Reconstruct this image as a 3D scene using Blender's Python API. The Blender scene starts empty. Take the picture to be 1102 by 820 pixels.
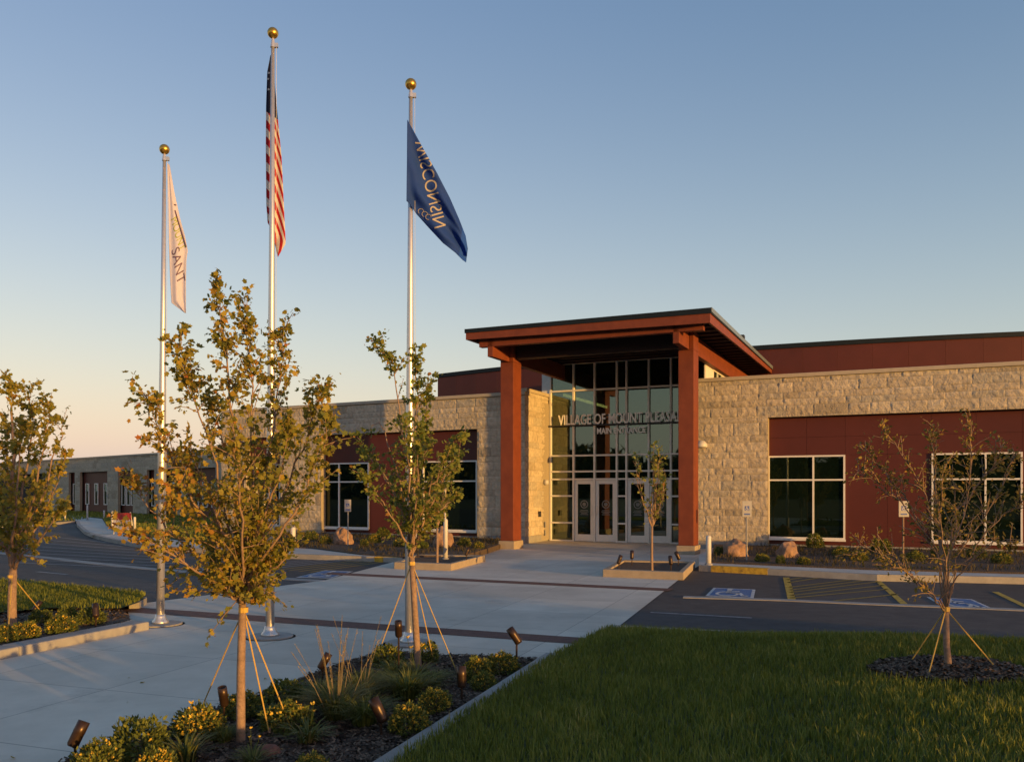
import bpy, bmesh, math, random
import numpy as np
from mathutils import Vector, noise, Matrix
R = math.radians
SC = bpy.context.scene
COL = SC.collection
random.seed(7)
rng = np.random.default_rng(7)

# ---------------------------------------------------------------- camera, sky, sun, exposure
F, CX, HY, H = 920.0, 551.0, 528.0, 1.85       # focal length and principal point measured in the photograph
cam = bpy.data.objects.new('camera', bpy.data.cameras.new('camera'))
COL.objects.link(cam); SC.camera = cam
cam.location = (0, 0, H); cam.rotation_euler = (math.pi / 2, 0, 0)
cam.data.sensor_width = 36; cam.data.lens = F / 1102 * 36
cam.data.shift_y = (HY - 410) / 1102
cam.data.clip_start = 0.05; cam.data.clip_end = 6000

SUN_A, SUN_EL = R(44.7), R(3.0)
sdir = Vector((math.cos(SUN_A) * math.cos(SUN_EL), -math.sin(SUN_A) * math.cos(SUN_EL), math.sin(SUN_EL)))
world = bpy.data.worlds.new('World'); SC.world = world; world.use_nodes = True
_nt = world.node_tree
_sky = _nt.nodes.new('ShaderNodeTexSky'); _sky.sky_type = 'NISHITA'; _sky.sun_disc = False
_sky.sun_elevation = SUN_EL; _sky.sun_rotation = math.atan2(sdir.x, sdir.y)
_sky.air_density = 1.5; _sky.dust_density = 1.0; _sky.ozone_density = 2.0
def _vm(op, a, b=None, c=None):
    n = _nt.nodes.new('ShaderNodeVectorMath'); n.operation = op
    for k, x in enumerate((a, b, c)):
        if isinstance(x, tuple): n.inputs[k].default_value = x
        elif x is not None: _nt.links.new(x, n.inputs[k])
    return n
_tc = _nt.nodes.new('ShaderNodeTexCoord'); _sz = _nt.nodes.new('ShaderNodeSeparateXYZ'); _nt.links.new(_tc.outputs['Generated'], _sz.inputs[0])
_el = _nt.nodes.new('ShaderNodeMapRange'); _el.inputs[1].default_value = 0.0; _el.inputs[2].default_value = 0.6; _el.inputs[3].default_value = 1; _el.inputs[4].default_value = 0
_nt.links.new(_sz.outputs[2], _el.inputs[0])
_e2 = _nt.nodes.new('ShaderNodeMath'); _e2.operation = 'POWER'; _e2.inputs[1].default_value = 2; _nt.links.new(_el.outputs[0], _e2.inputs[0])
_hz = _vm('SCALE', (0.848, 1.083, 0.92)); _nt.links.new(_e2.outputs[0], _hz.inputs['Scale'])              # pale air thickening towards the horizon
_wb = _vm('MULTIPLY_ADD', _sky.outputs[0], (0.864, 0.658, 0.765), (0.013, 0.227, 0.473))                   # white balance and even high haze
_ad = _vm('ADD', _wb.outputs[0], _hz.outputs[0]); _nt.links.new(_ad.outputs[0], _nt.nodes['Background'].inputs[0])
_nt.nodes['Background'].inputs[1].default_value = 0.12
sl = bpy.data.lights.new('sun', 'SUN'); sl.energy = 1.95; sl.angle = R(0.5); sl.color = (1.0, 0.52, 0.12)
so = bpy.data.objects.new('sun', sl); COL.objects.link(so)
so.rotation_euler = sdir.to_track_quat('Z', 'Y').to_euler(); so.location = (20, -15, 20)
SC.view_settings.view_transform = 'Standard'; SC.view_settings.look = 'None'
SC.view_settings.exposure = 1.68; SC.view_settings.gamma = 1.0

# ---------------------------------------------------------------- measuring helpers
def G(px, py, z=0.0):
    """point of the horizontal plane at height z seen at a photo pixel"""
    Y = F * (H - z) / (py - HY)
    return Vector(((px - CX) / F * Y, Y, z))
def D(px, py, Y):
    return Vector(((px - CX) / F * Y, Y, H + (HY - py) / F * Y))

class Frame:
    """a facade: u runs right along it, v away from the viewer, z up"""
    def __init__(s, ang, o=Vector((0, 0, 0))):
        s.c, s.s, s.o = math.cos(R(ang)), math.sin(R(ang)), o
    def P(s, u, v, z):
        return Vector((s.o.x + s.c * u + s.s * v, s.o.y - s.s * u + s.c * v, z))
    def U(s, px, v):
        k = (px - CX) / F
        # (o.x + c u + s v) = k (o.y - s u + c v)
        return (k * (s.o.y + s.c * v) - s.o.x - s.s * v) / (s.c + k * s.s)
    def Z(s, px, py, v):
        u = s.U(px, v); Y = s.P(u, v, 0).y
        return H + (HY - py) / F * Y
FM = Frame(24.5)                                  # main facade
FL = Frame(28.5, FM.P(-11.9, 27.2, 0))            # left wing, its right corner at u = 0
A3 = G(243, 560.4)
FF = Frame(42.0, A3)                              # far wing, its right end at u = 0

# ---------------------------------------------------------------- mesh helpers
class MB:
    def __init__(s): s.v, s.f, s.uv = [], [], None
    def quad(s, a, b, c, d):
        n = len(s.v); s.v += [a, b, c, d]; s.f.append((n, n + 1, n + 2, n + 3)); return s
    def hexa(s, p):      # 8 points: bottom 4 ccw, top 4 ccw
        n = len(s.v); s.v += list(p)
        for q in ((3, 2, 1, 0), (4, 5, 6, 7), (0, 1, 5, 4), (1, 2, 6, 5), (2, 3, 7, 6), (3, 0, 4, 7)):
            s.f.append(tuple(n + i for i in q))
        return s
    def box(s, fr, u0, u1, v0, v1, z0, z1):
        P = fr.P
        return s.hexa([P(u0, v0, z0), P(u1, v0, z0), P(u1, v1, z0), P(u0, v1, z0),
                       P(u0, v0, z1), P(u1, v0, z1), P(u1, v1, z1), P(u0, v1, z1)])
    def bx(s, x0, x1, y0, y1, z0, z1):
        return s.hexa([Vector(p) for p in ((x0, y0, z0), (x1, y0, z0), (x1, y1, z0), (x0, y1, z0),
                                           (x0, y0, z1), (x1, y0, z1), (x1, y1, z1), (x0, y1, z1))])
    def poly(s, pts, z):
        n = len(s.v); s.v += [Vector((p.x, p.y, z)) for p in pts]; s.f.append(tuple(range(n, n + len(pts)))); return s
    def prism(s, pts, z0, z1):
        a = sum(p.x * q.y - q.x * p.y for p, q in zip(pts, pts[1:] + pts[:1]))
        if a < 0: pts = pts[::-1]
        n, m = len(s.v), len(pts)
        s.v += [Vector((p.x, p.y, z0)) for p in pts] + [Vector((p.x, p.y, z1)) for p in pts]
        s.f.append(tuple(range(n + m - 1, n - 1, -1))); s.f.append(tuple(range(n + m, n + 2 * m)))
        for i in range(m):
            j = (i + 1) % m; s.f.append((n + i, n + j, n + m + j, n + m + i))
        return s
    def strip(s, pts, w, z0, z1):
        """kerb: a band of width w to the right of the polyline, from z0 to z1"""
        m = len(pts); L = []
        for i, p in enumerate(pts):
            a = pts[max(i - 1, 0)]; b = pts[min(i + 1, m - 1)]
            t = Vector((b.x - a.x, b.y - a.y, 0)).normalized(); L.append(Vector((p.x + t.y * w, p.y - t.x * w, 0)))
        for i in range(m - 1):
            q = [pts[i], L[i], L[i + 1], pts[i + 1]]
            s.hexa([Vector((p.x, p.y, z0)) for p in q] + [Vector((p.x, p.y, z1)) for p in q])
        return s
    def tube(s, pts, rad, n=8, cap=True):
        pts = [Vector(p) for p in pts]; m = len(pts); base = len(s.v); up = Vector((0.31, 0.17, 0.94))
        for i, p in enumerate(pts):
            t = (pts[min(i + 1, m - 1)] - pts[max(i - 1, 0)]).normalized()
            a = t.cross(up)
            if a.length < 1e-3: a = t.cross(Vector((1, 0, 0)))
            a.normalize(); b = t.cross(a)
            r = rad[i] if hasattr(rad, '__len__') else rad
            for k in range(n):
                th = 2 * math.pi * k / n; s.v.append(p + (a * math.cos(th) + b * math.sin(th)) * r)
        for i in range(m - 1):
            for k in range(n):
                k2 = (k + 1) % n
                s.f.append((base + i * n + k, base + (i + 1) * n + k, base + (i + 1) * n + k2, base + i * n + k2))
        if cap:
            s.f.append(tuple(base + k for k in range(n))); s.f.append(tuple(base + (m - 1) * n + k for k in range(n - 1, -1, -1)))
        return s
    def lathe(s, prof, o=Vector((0, 0, 0)), n=20, M=None):
        base = len(s.v); m = len(prof)
        for r, z in prof:
            for k in range(n):
                th = 2 * math.pi * k / n; p = Vector((r * math.cos(th), r * math.sin(th), z))
                s.v.append((M @ p if M else p) + o)
        for i in range(m - 1):
            for k in range(n):
                k2 = (k + 1) % n
                s.f.append((base + i * n + k, base + i * n + k2, base + (i + 1) * n + k2, base + (i + 1) * n + k))
        s.f.append(tuple(base + k for k in range(n - 1, -1, -1))); s.f.append(tuple(base + (m - 1) * n + k for k in range(n)))
        return s

def link(name, me, m, parent=None, smooth=False, bevel=0):
    o = bpy.data.objects.new(name, me); COL.objects.link(o)
    if m: me.materials.append(m)
    if smooth:
        for p in me.polygons: p.use_smooth = True
    if parent: o.parent = parent
    if bevel:
        b = o.modifiers.new('bevel', 'BEVEL'); b.width = bevel; b.segments = 2; b.limit_method = 'ANGLE'; b.angle_limit = R(40)
    return o
def wloc(o):
    v = Vector((0, 0, 0))
    while o: v += o.location; o = o.parent
    return v
def obj(name, mb, m, parent=None, smooth=False, bevel=0, local=False):
    """link a builder as one mesh; world coordinates unless local"""
    off = Vector((0, 0, 0)) if (local or not parent) else wloc(parent)
    me = bpy.data.meshes.new(name)
    me.from_pydata([tuple(p - off) for p in mb.v], [], mb.f); me.update()
    return link(name, me, m, parent, smooth, bevel)
def npmesh(name, V, T, m, parent=None, attr=None, off=None, smooth=False, uv=None):
    """big triangle / quad soups; V (n,3), T (k,3|4); attr: dict name -> per-face float"""
    V = np.asarray(V, dtype=np.float32)
    if off is not None: V = V - np.array(off, dtype=np.float32)
    T = np.asarray(T, dtype=np.int32); k = T.shape[1]
    me = bpy.data.meshes.new(name)
    me.vertices.add(len(V)); me.vertices.foreach_set('co', V.ravel())
    me.loops.add(T.size); me.loops.foreach_set('vertex_index', T.ravel())
    me.polygons.add(len(T)); me.polygons.foreach_set('loop_start', np.arange(0, T.size, k, dtype=np.int32))
    me.update(calc_edges=True)
    for nm, a in (attr or {}).items():
        at = me.attributes.new(nm, 'FLOAT', 'FACE'); at.data.foreach_set('value', np.asarray(a, dtype=np.float32))
    if smooth: me.polygons.foreach_set('use_smooth', np.ones(len(T), dtype=bool))
    return link(name, me, m, parent)
def tag(o, label=None, cat=None, group=None, kind=None):
    for k, v in (('label', label), ('category', cat), ('group', group), ('kind', kind)):
        if v: o[k] = v
    return o
def thing(name, loc, label, cat, group=None, rz=0.0):
    o = bpy.data.objects.new(name, None); COL.objects.link(o); o.location = loc; o.rotation_euler.z = rz
    o.empty_display_size = 0.2
    return tag(o, label, cat, group)
def struct(name, mb, m, **k): return tag(obj(name, mb, m, **k), kind='structure')
KIDS = {}
def copy_tree(o, parent=None):
    c = o.copy(); COL.objects.link(c)
    if parent: c.parent = parent; c.matrix_parent_inverse = o.matrix_parent_inverse
    for ch in list(o.children): copy_tree(ch, c)
    return c

# ---------------------------------------------------------------- materials
def nodes(name):
    m = bpy.data.materials.new(name); m.use_nodes = True
    return m, m.node_tree, m.node_tree.nodes['Principled BSDF']
def mat(name, c0, c1=None, rough=0.7, scale=4.0, bump=0.0, bscale=40.0, metal=0.0, spec=0.5, detail=6.0, c2=None, big=None):
    """noise-mottled surface: c0..c1 over `scale`, bump of strength `bump` (metres) at `bscale`"""
    m, nt, p = nodes(name); L = nt.links.new
    p.inputs['Roughness'].default_value = rough; p.inputs['Metallic'].default_value = metal
    p.inputs['Specular IOR Level'].default_value = spec
    tc = nt.nodes.new('ShaderNodeTexCoord')
    if c1 is None: p.inputs['Base Color'].default_value = (*c0, 1)
    else:
        n = nt.nodes.new('ShaderNodeTexNoise'); n.inputs['Scale'].default_value = scale; n.inputs['Detail'].default_value = detail
        n.inputs['Roughness'].default_value = 0.65
        L(tc.outputs['Object'], n.inputs['Vector'])
        r = nt.nodes.new('ShaderNodeValToRGB'); r.color_ramp.elements[0].position = 0.3; r.color_ramp.elements[1].position = 0.7
        r.color_ramp.elements[0].color = (*c0, 1); r.color_ramp.elements[1].color = (*c1, 1)
        if c2: e = r.color_ramp.elements.new(0.52); e.color = (*c2, 1)
        L(n.outputs['Fac'], r.inputs['Fac']); out = r.outputs['Color']
        if big:                                    # slow large-scale tone change: worn and dusty areas
            n2 = nt.nodes.new('ShaderNodeTexNoise'); n2.inputs['Scale'].default_value = big[0]; n2.inputs['Detail'].default_value = 4
            L(tc.outputs['Object'], n2.inputs['Vector'])
            mr = nt.nodes.new('ShaderNodeMapRange'); mr.inputs[1].default_value = 0.3; mr.inputs[2].default_value = 0.7
            mr.inputs[3].default_value = 1 - big[1]; mr.inputs[4].default_value = 1 + big[1]
            L(n2.outputs['Fac'], mr.inputs[0])
            mx = nt.nodes.new('ShaderNodeVectorMath'); mx.operation = 'SCALE'; L(out, mx.inputs[0]); L(mr.outputs[0], mx.inputs['Scale'])
            out = mx.outputs[0]
        L(out, p.inputs['Base Color'])
    if bump:
        nb = nt.nodes.new('ShaderNodeTexNoise'); nb.inputs['Scale'].default_value = bscale; nb.inputs['Detail'].default_value = 8
        L(tc.outputs['Object'], nb.inputs['Vector'])
        b = nt.nodes.new('ShaderNodeBump'); b.inputs['Strength'].default_value = 1.0; b.inputs['Distance'].default_value = bump
        L(nb.outputs['Fac'], b.inputs['Height']); L(b.outputs['Normal'], p.inputs['Normal'])
    return m
def attr_mat(name, stops, rough=0.7, attr='tone', translucent=0.0, spec=0.3, bump=0.0, bscale=30.0, mottle=0.0):
    """colour ramp over a per-face attribute: leaves, grass blades, stone blocks"""
    m, nt, p = nodes(name); L = nt.links.new
    p.inputs['Roughness'].default_value = rough; p.inputs['Specular IOR Level'].default_value = spec
    a = nt.nodes.new('ShaderNodeAttribute'); a.attribute_name = attr
    r = nt.nodes.new('ShaderNodeValToRGB'); e = r.color_ramp.elements
    e[0].position, e[0].color = stops[0][0], (*stops[0][1], 1); e[1].position, e[1].color = stops[-1][0], (*stops[-1][1], 1)
    for q, c in stops[1:-1]: x = e.new(q); x.color = (*c, 1)
    L(a.outputs['Fac'], r.inputs['Fac']); col = r.outputs['Color']
    tc = nt.nodes.new('ShaderNodeTexCoord')
    if mottle:
        n = nt.nodes.new('ShaderNodeTexNoise'); n.inputs['Scale'].default_value = 9; n.inputs['Detail'].default_value = 7
        L(tc.outputs['Object'], n.inputs['Vector'])
        mr = nt.nodes.new('ShaderNodeMapRange'); mr.inputs[1].default_value = 0.3; mr.inputs[2].default_value = 0.7
        mr.inputs[3].default_value = 1 - mottle; mr.inputs[4].default_value = 1 + mottle; L(n.outputs['Fac'], mr.inputs[0])
        mx = nt.nodes.new('ShaderNodeVectorMath'); mx.operation = 'SCALE'; L(col, mx.inputs[0]); L(mr.outputs[0], mx.inputs['Scale']); col = mx.outputs[0]
    L(col, p.inputs['Base Color'])
    if bump:
        nb = nt.nodes.new('ShaderNodeTexNoise'); nb.inputs['Scale'].default_value = bscale; nb.inputs['Detail'].default_value = 8
        L(tc.outputs['Object'], nb.inputs['Vector'])
        b = nt.nodes.new('ShaderNodeBump'); b.inputs['Distance'].default_value = bump
        L(nb.outputs['Fac'], b.inputs['Height']); L(b.outputs['Normal'], p.inputs['Normal'])
    if translucent:
        t = nt.nodes.new('ShaderNodeBsdfTranslucent'); L(col, t.inputs['Color'])
        x = nt.nodes.new('ShaderNodeMixShader'); x.inputs[0].default_value = translucent
        L(p.outputs[0], x.inputs[1]); L(t.outputs[0], x.inputs[2]); L(x.outputs[0], nt.nodes['Material Output'].inputs['Surface'])
    return m
def slab_mat(name, c0, c1, ang, su, sv, joint=0.012, rough=0.8):
    """broom-finished concrete with sawn control joints on a rotated grid"""
    m = mat(name, c0, c1, rough, scale=1.3, bump=0.0015, bscale=55, big=(0.35, 0.16))
    nt = m.node_tree; p = nt.nodes['Principled BSDF']; L = nt.links.new
    tc = nt.nodes.new('ShaderNodeTexCoord'); mp = nt.nodes.new('ShaderNodeMapping'); mp.inputs['Rotation'].default_value[2] = R(ang)
    L(tc.outputs['Object'], mp.inputs['Vector'])
    br = nt.nodes.new('ShaderNodeTexBrick'); br.offset = 0; br.inputs['Scale'].default_value = 1
    br.inputs['Brick Width'].default_value = su; br.inputs['Row Height'].default_value = sv
    br.inputs['Mortar Size'].default_value = joint / 2; br.inputs['Mortar Smooth'].default_value = 0.3
    br.inputs['Color1'].default_value = (1, 1, 1, 1); br.inputs['Color2'].default_value = (0.84, 0.845, 0.85, 1); br.inputs['Mortar'].default_value = (0.45, 0.44, 0.43, 1)
    L(mp.outputs[0], br.inputs['Vector'])
    src = p.inputs['Base Color'].links[0].from_socket
    st = nt.nodes.new('ShaderNodeTexNoise'); st.inputs['Scale'].default_value = 1.1; st.inputs['Detail'].default_value = 9; st.inputs['Roughness'].default_value = 0.72   # old spills and damp marks
    L(tc.outputs['Object'], st.inputs['Vector'])
    sr = nt.nodes.new('ShaderNodeMapRange'); sr.inputs[1].default_value = 0.56; sr.inputs[2].default_value = 0.74; sr.inputs[3].default_value = 1.0; sr.inputs[4].default_value = 0.74
    L(st.outputs['Fac'], sr.inputs[0])
    sm = nt.nodes.new('ShaderNodeVectorMath'); sm.operation = 'SCALE'; L(src, sm.inputs[0]); L(sr.outputs[0], sm.inputs['Scale']); src = sm.outputs[0]
    mx = nt.nodes.new('ShaderNodeMix'); mx.data_type = 'RGBA'; mx.blend_type = 'MULTIPLY'; mx.inputs['Factor'].default_value = 1
    L(src, mx.inputs['A']); L(br.outputs['Color'], mx.inputs['B']); L(mx.outputs['Result'], p.inputs['Base Color'])
    return m

M = {}
M['ground'] = mat('far_ground', (0.06, 0.075, 0.03), (0.10, 0.10, 0.05), 0.95, 0.3)
M['asphalt'] = mat('asphalt', (0.032, 0.032, 0.033), (0.064, 0.062, 0.060), 0.85, 3.5, 0.004, 120, big=(0.22, 0.28), detail=12)
M['concrete'] = slab_mat('concrete_paving', (0.54, 0.488, 0.395), (0.67, 0.61, 0.505), 19.5, 1.55, 1.55)
M['kerb'] = mat('kerb_concrete', (0.25, 0.24, 0.22), (0.34, 0.33, 0.305), 0.85, 5, 0.003, 60, big=(0.8, 0.15))
M['sidewalk'] = mat('sidewalk_concrete', (0.42, 0.405, 0.36), (0.54, 0.52, 0.46), 0.85, 2.5, 0.002, 60, big=(0.5, 0.12))
M['brick_band'] = mat('dark_brick_paving', (0.085, 0.042, 0.032), (0.16, 0.075, 0.055), 0.85, 14, 0.006, 60)
M['planter'] = mat('tan_concrete', (0.27, 0.225, 0.165), (0.34, 0.285, 0.21), 0.85, 6, 0.003, 50)
M['mulch'] = mat('bark_mulch', (0.036, 0.026, 0.020), (0.115, 0.083, 0.060), 0.95, 38, 0.03, 45)
M['soil'] = mat('lawn_soil', (0.04, 0.05, 0.012), (0.075, 0.09, 0.02), 0.95, 12, 0.02, 30)
M['yellow'] = mat('yellow_road_paint', (0.17, 0.115, 0.03), (0.58, 0.39, 0.045), 0.75, 11, c2=(0.47, 0.305, 0.03), detail=10)
M['white_paint'] = mat('white_road_paint', (0.22, 0.22, 0.215), (0.66, 0.66, 0.64), 0.75, 11, c2=(0.50, 0.50, 0.49), detail=10)
M['worn_paint'] = mat('worn_white_paint', (0.12, 0.12, 0.12), (0.30, 0.30, 0.30), 0.8, 9)
M['worn_yellow'] = mat('worn_yellow_paint', (0.16, 0.11, 0.025), (0.30, 0.21, 0.04), 0.8, 9)
M['blue_paint'] = mat('blue_road_paint', (0.055, 0.075, 0.12), (0.085, 0.19, 0.40), 0.75, 9, c2=(0.06, 0.145, 0.31), detail=10)
M['stone'] = attr_mat('split_face_limestone', [(0, (0.32, 0.28, 0.21)), (0.25, (0.40, 0.35, 0.265)), (0.55, (0.445, 0.392, 0.30)), (0.8, (0.49, 0.435, 0.335)), (1, (0.38, 0.35, 0.285))],
                      0.92, bump=0.02, bscale=20, mottle=0.2)
M['cap'] = mat('cast_stone_cap', (0.36, 0.32, 0.245), (0.43, 0.38, 0.295), 0.85, 5)
M['foundation'] = mat('foundation_concrete', (0.22, 0.22, 0.22), (0.30, 0.30, 0.29), 0.9, 4)
M['mortar'] = mat('mortar', (0.27, 0.24, 0.18), (0.33, 0.29, 0.22), 0.95, 20)
M['maroon'] = mat('maroon_metal_panel', (0.077, 0.019, 0.0135), (0.091, 0.0225, 0.016), 0.5, 1.2, spec=0.3, big=(0.2, 0.08))
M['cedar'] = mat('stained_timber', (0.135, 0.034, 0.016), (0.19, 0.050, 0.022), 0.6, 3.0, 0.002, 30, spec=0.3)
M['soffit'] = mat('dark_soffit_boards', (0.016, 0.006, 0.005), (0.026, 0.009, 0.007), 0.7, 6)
M['roof_edge'] = mat('dark_roof_flashing', (0.006, 0.011, 0.015), (0.009, 0.015, 0.020), 0.55, 3, spec=0.25)
M['roof_top'] = mat('pale_roof_membrane', (0.11, 0.14, 0.155), (0.14, 0.17, 0.19), 0.35, 3)
M['alu'] = mat('clear_anodised_frame', (0.66, 0.65, 0.61), (0.74, 0.73, 0.69), 0.42, 8)
M['dark'] = mat('interior_dark', (0.02, 0.02, 0.019), (0.035, 0.033, 0.03), 0.9, 2)
M['bronze'] = mat('dark_bronze', (0.036, 0.021, 0.014), (0.052, 0.031, 0.020), 0.36, 20, metal=0.4)
M['lens'] = mat('lamp_lens', (0.25, 0.24, 0.22), None, 0.15)
M['pole'] = mat('brushed_aluminium', (0.60, 0.59, 0.57), (0.68, 0.67, 0.65), 0.36, 30, metal=0.75)
M['gold'] = mat('gold_leaf', (0.55, 0.32, 0.06), (0.70, 0.42, 0.08), 0.28, 10, metal=0.9)
M['white'] = mat('white_enamel', (0.46, 0.46, 0.45), (0.54, 0.54, 0.53), 0.5, 12)
M['letters'] = mat('sign_letter_metal', (0.80, 0.80, 0.78), (0.86, 0.86, 0.84), 0.5, 8)
M['plate'] = mat('sign_plate_enamel', (0.26, 0.27, 0.28), (0.32, 0.33, 0.34), 0.5, 12)
M['rope'] = mat('yellow_strap', (0.42, 0.28, 0.06), (0.55, 0.38, 0.09), 0.8, 60)
M['bark'] = mat('young_bark', (0.17, 0.115, 0.08), (0.31, 0.215, 0.15), 0.9, 22, 0.006, 45)
M['boulder'] = mat('pink_granite', (0.16, 0.10, 0.07), (0.33, 0.21, 0.14), 0.9, 5, 0.04, 9)
M['redrock'] = mat('red_rock', (0.15, 0.06, 0.04), (0.24, 0.11, 0.075), 0.9, 9, 0.02, 14)
M['red'] = mat('red_enamel', (0.22, 0.022, 0.02), (0.27, 0.03, 0.025), 0.5, 10)
M['signblue'] = mat('sign_blue', (0.02, 0.07, 0.30), None, 0.5)
M['black'] = mat('black_plastic', (0.02, 0.02, 0.02), None, 0.5)
M['decal'] = mat('frosted_decal', (0.17, 0.17, 0.165), None, 0.6)
def glass(name, tint, see):
    m, nt, p = nodes(name); L = nt.links.new; N = nt.nodes
    t = N.new('ShaderNodeBsdfTransparent'); t.inputs[0].default_value = (*tint, 1)
    g = N.new('ShaderNodeBsdfGlossy'); g.inputs['Roughness'].default_value = 0.015; g.inputs['Color'].default_value = (0.75, 0.86, 0.78, 1)
    fr = N.new('ShaderNodeFresnel'); fr.inputs['IOR'].default_value = see; g.inputs['Color'].default_value = (0.80, 0.95, 0.82, 1)
    x = N.new('ShaderNodeMixShader'); L(fr.outputs[0], x.inputs[0]); L(t.outputs[0], x.inputs[1]); L(g.outputs[0], x.inputs[2])
    df = N.new('ShaderNodeBsdfDiffuse'); df.inputs[0].default_value = (0.012, 0.026, 0.017, 1); y = N.new('ShaderNodeMixShader'); y.inputs[0].default_value = 0.35
    L(t.outputs[0], y.inputs[1]); L(df.outputs[0], y.inputs[2]); L(y.outputs[0], x.inputs[1])
    L(x.outputs[0], N['Material Output'].inputs['Surface']); return m
M['glass'] = glass('tinted_glazing', (0.22, 0.27, 0.24), 2.3)
M['glass_dark'] = glass('dark_tinted_glazing', (0.10, 0.13, 0.11), 1.62)
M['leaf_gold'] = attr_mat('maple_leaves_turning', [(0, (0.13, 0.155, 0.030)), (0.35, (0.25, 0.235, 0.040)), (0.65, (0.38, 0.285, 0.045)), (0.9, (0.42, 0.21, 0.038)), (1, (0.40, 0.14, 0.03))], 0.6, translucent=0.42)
M['leaf_green'] = attr_mat('maple_leaves_olive', [(0, (0.10, 0.145, 0.030)), (0.5, (0.19, 0.22, 0.045)), (0.9, (0.26, 0.23, 0.045)), (1, (0.33, 0.17, 0.04))], 0.6, translucent=0.42)
M['leaf_sparse'] = attr_mat('sparse_dry_leaves', [(0, (0.11, 0.105, 0.028)), (0.5, (0.22, 0.175, 0.036)), (1, (0.34, 0.20, 0.045))], 0.65, translucent=0.3)
M['shrub'] = attr_mat('shrub_leaves', [(0, (0.05, 0.075, 0.018)), (0.6, (0.135, 0.165, 0.034)), (1, (0.26, 0.25, 0.055))], 0.6, translucent=0.25)
M['flower'] = attr_mat('yellow_flowers', [(0, (0.42, 0.28, 0.03)), (1, (0.70, 0.50, 0.07))], 0.7, translucent=0.2)
M['grass'] = attr_mat('lawn_blades', [(0, (0.09, 0.110, 0.014)), (0.5, (0.165, 0.195, 0.027)), (0.88, (0.25, 0.255, 0.042)), (1, (0.40, 0.35, 0.12))], 0.6, translucent=0.25)
M['ograss'] = attr_mat('ornamental_grass_blades', [(0, (0.05, 0.075, 0.018)), (0.6, (0.13, 0.15, 0.034)), (1, (0.28, 0.22, 0.08))], 0.6, translucent=0.25)
M['plume'] = attr_mat('seed_plumes', [(0, (0.26, 0.21, 0.12)), (1, (0.38, 0.31, 0.18))], 0.8, translucent=0.3)
M['cover'] = attr_mat('dry_ground_cover', [(0, (0.03, 0.03, 0.012)), (0.6, (0.075, 0.065, 0.03)), (1, (0.14, 0.10, 0.05))], 0.85, translucent=0.2)
M['chips'] = attr_mat('bark_chips', [(0, (0.036, 0.026, 0.020)), (0.7, (0.115, 0.082, 0.058)), (1, (0.23, 0.17, 0.115))], 0.9)
M['woods'] = attr_mat('woodland_leaves', [(0, (0.02, 0.03, 0.01)), (1, (0.06, 0.07, 0.02))], 0.8)

# ================================================================ GROUND
RD = Vector((0.948, -0.317, 0)); RN = Vector((0.317, 0.948, 0))     # road direction (right), across it (away)
g = MB(); g.poly([Vector((-3000, -3000, 0)), Vector((3000, -3000, 0)), Vector((3000, 3000, 0)), Vector((-3000, 3000, 0))], -0.006)
struct('ground', g, M['ground'])
g = MB(); g.poly([Vector((-90, 5, 0)), Vector((60, -6, 0)), Vector((60, 60, 0)), Vector((-90, 110, 0))], 0.0)
struct('road', g, M['asphalt'])

k0, k1 = G(430, 818), G(586, 714)                                  # central bed's right kerb
kd = (k0 - k1).normalized(); knear = k1 + kd * 12
bl0, bl1 = G(408, 704), G(279, 752)                                # its left edge
bd = (bl1 - bl0).normalized(); blnear = bl0 + bd * 9
plaza = [G(158, 649), G(348, 625), G(425, 604.5), G(500, 600), G(535, 588), FM.P(-12.2, 27.2, 0), FM.P(-12.2, 29.4, 0), FM.P(-6.2, 29.4, 0), FM.P(-5.2, 27.2, 0), G(766, 602), G(744, 613.5), G(655, 683), G(600, 707), k1,
         knear, Vector((-14, knear.y, 0)), G(-330, 720), G(140, 668), G(137, 656)]
g = MB(); g.poly(plaza, 0.010); struct('plaza_paving', g, M['concrete'])
def band(name, a, b, w, z=0.015):
    t = (b - a).normalized(); n = Vector((-t.y, t.x, 0)) * (w / 2)
    q = MB(); q.poly([a - n, b - n, b + n, a + n], z); struct(name, q, M['brick_band'])
band('brick_paving_band', G(137, 656.3), G(632, 691), 0.44); band('brick_paving_band', G(352, 617.3), G(722, 635.3), 0.42)

# road markings
def mark(name, pts, m, z):
    q = MB(); q.poly(pts, z); return struct(name, q, m)
def line(a, b, w, m=None, z=0.006, name='parking_line'):
    t = (b - a).normalized(); n = Vector((-t.y, t.x, 0)) * (w / 2)
    return mark(name, [a - n, b - n, b + n, a + n], m or M['worn_yellow'], z)
mk = []
gut = [G(x, y) for x, y in ((735, 643.4), (840, 646.6), (944, 651.2), (1040, 655), (1102, 657.5), (1250, 664))]
q = MB(); q.strip(gut, -0.22, -0.05, 0.012); struct('gutter_kerb_strip', q, M['kerb'])
gutl = [G(x, y) for x, y in ((-60, 590), (0, 594.5), (29, 597.2), (60, 600.3), (110, 606), (160, 611), (205, 614.8), (250, 618.2), (330, 623.4), (352, 624.5))]
q = MB(); q.strip(gutl, 0.30, -0.05, 0.012); struct('gutter_kerb_strip', q, M['kerb'])
line(G(846, 621.5), G(852, 645), 0.13, M['yellow']); line(G(944.5, 625), G(973, 650), 0.11, M['yellow'])
line(G(1071, 637), G(1130, 665), 0.11, M['yellow']); 
for (a, b) in (((848, 627), (880, 622)), ((849, 632), (915, 624)), ((850, 637.5), (945, 626)), ((851, 643.5), (955, 634)), ((898, 646.5), (966, 639.5)), ((847, 624), (862, 621.8)), ((850, 635), (930, 624.8)), ((851, 640.8), (951, 629.8))):
    line(G(*a), G(*b), 0.09)
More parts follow.
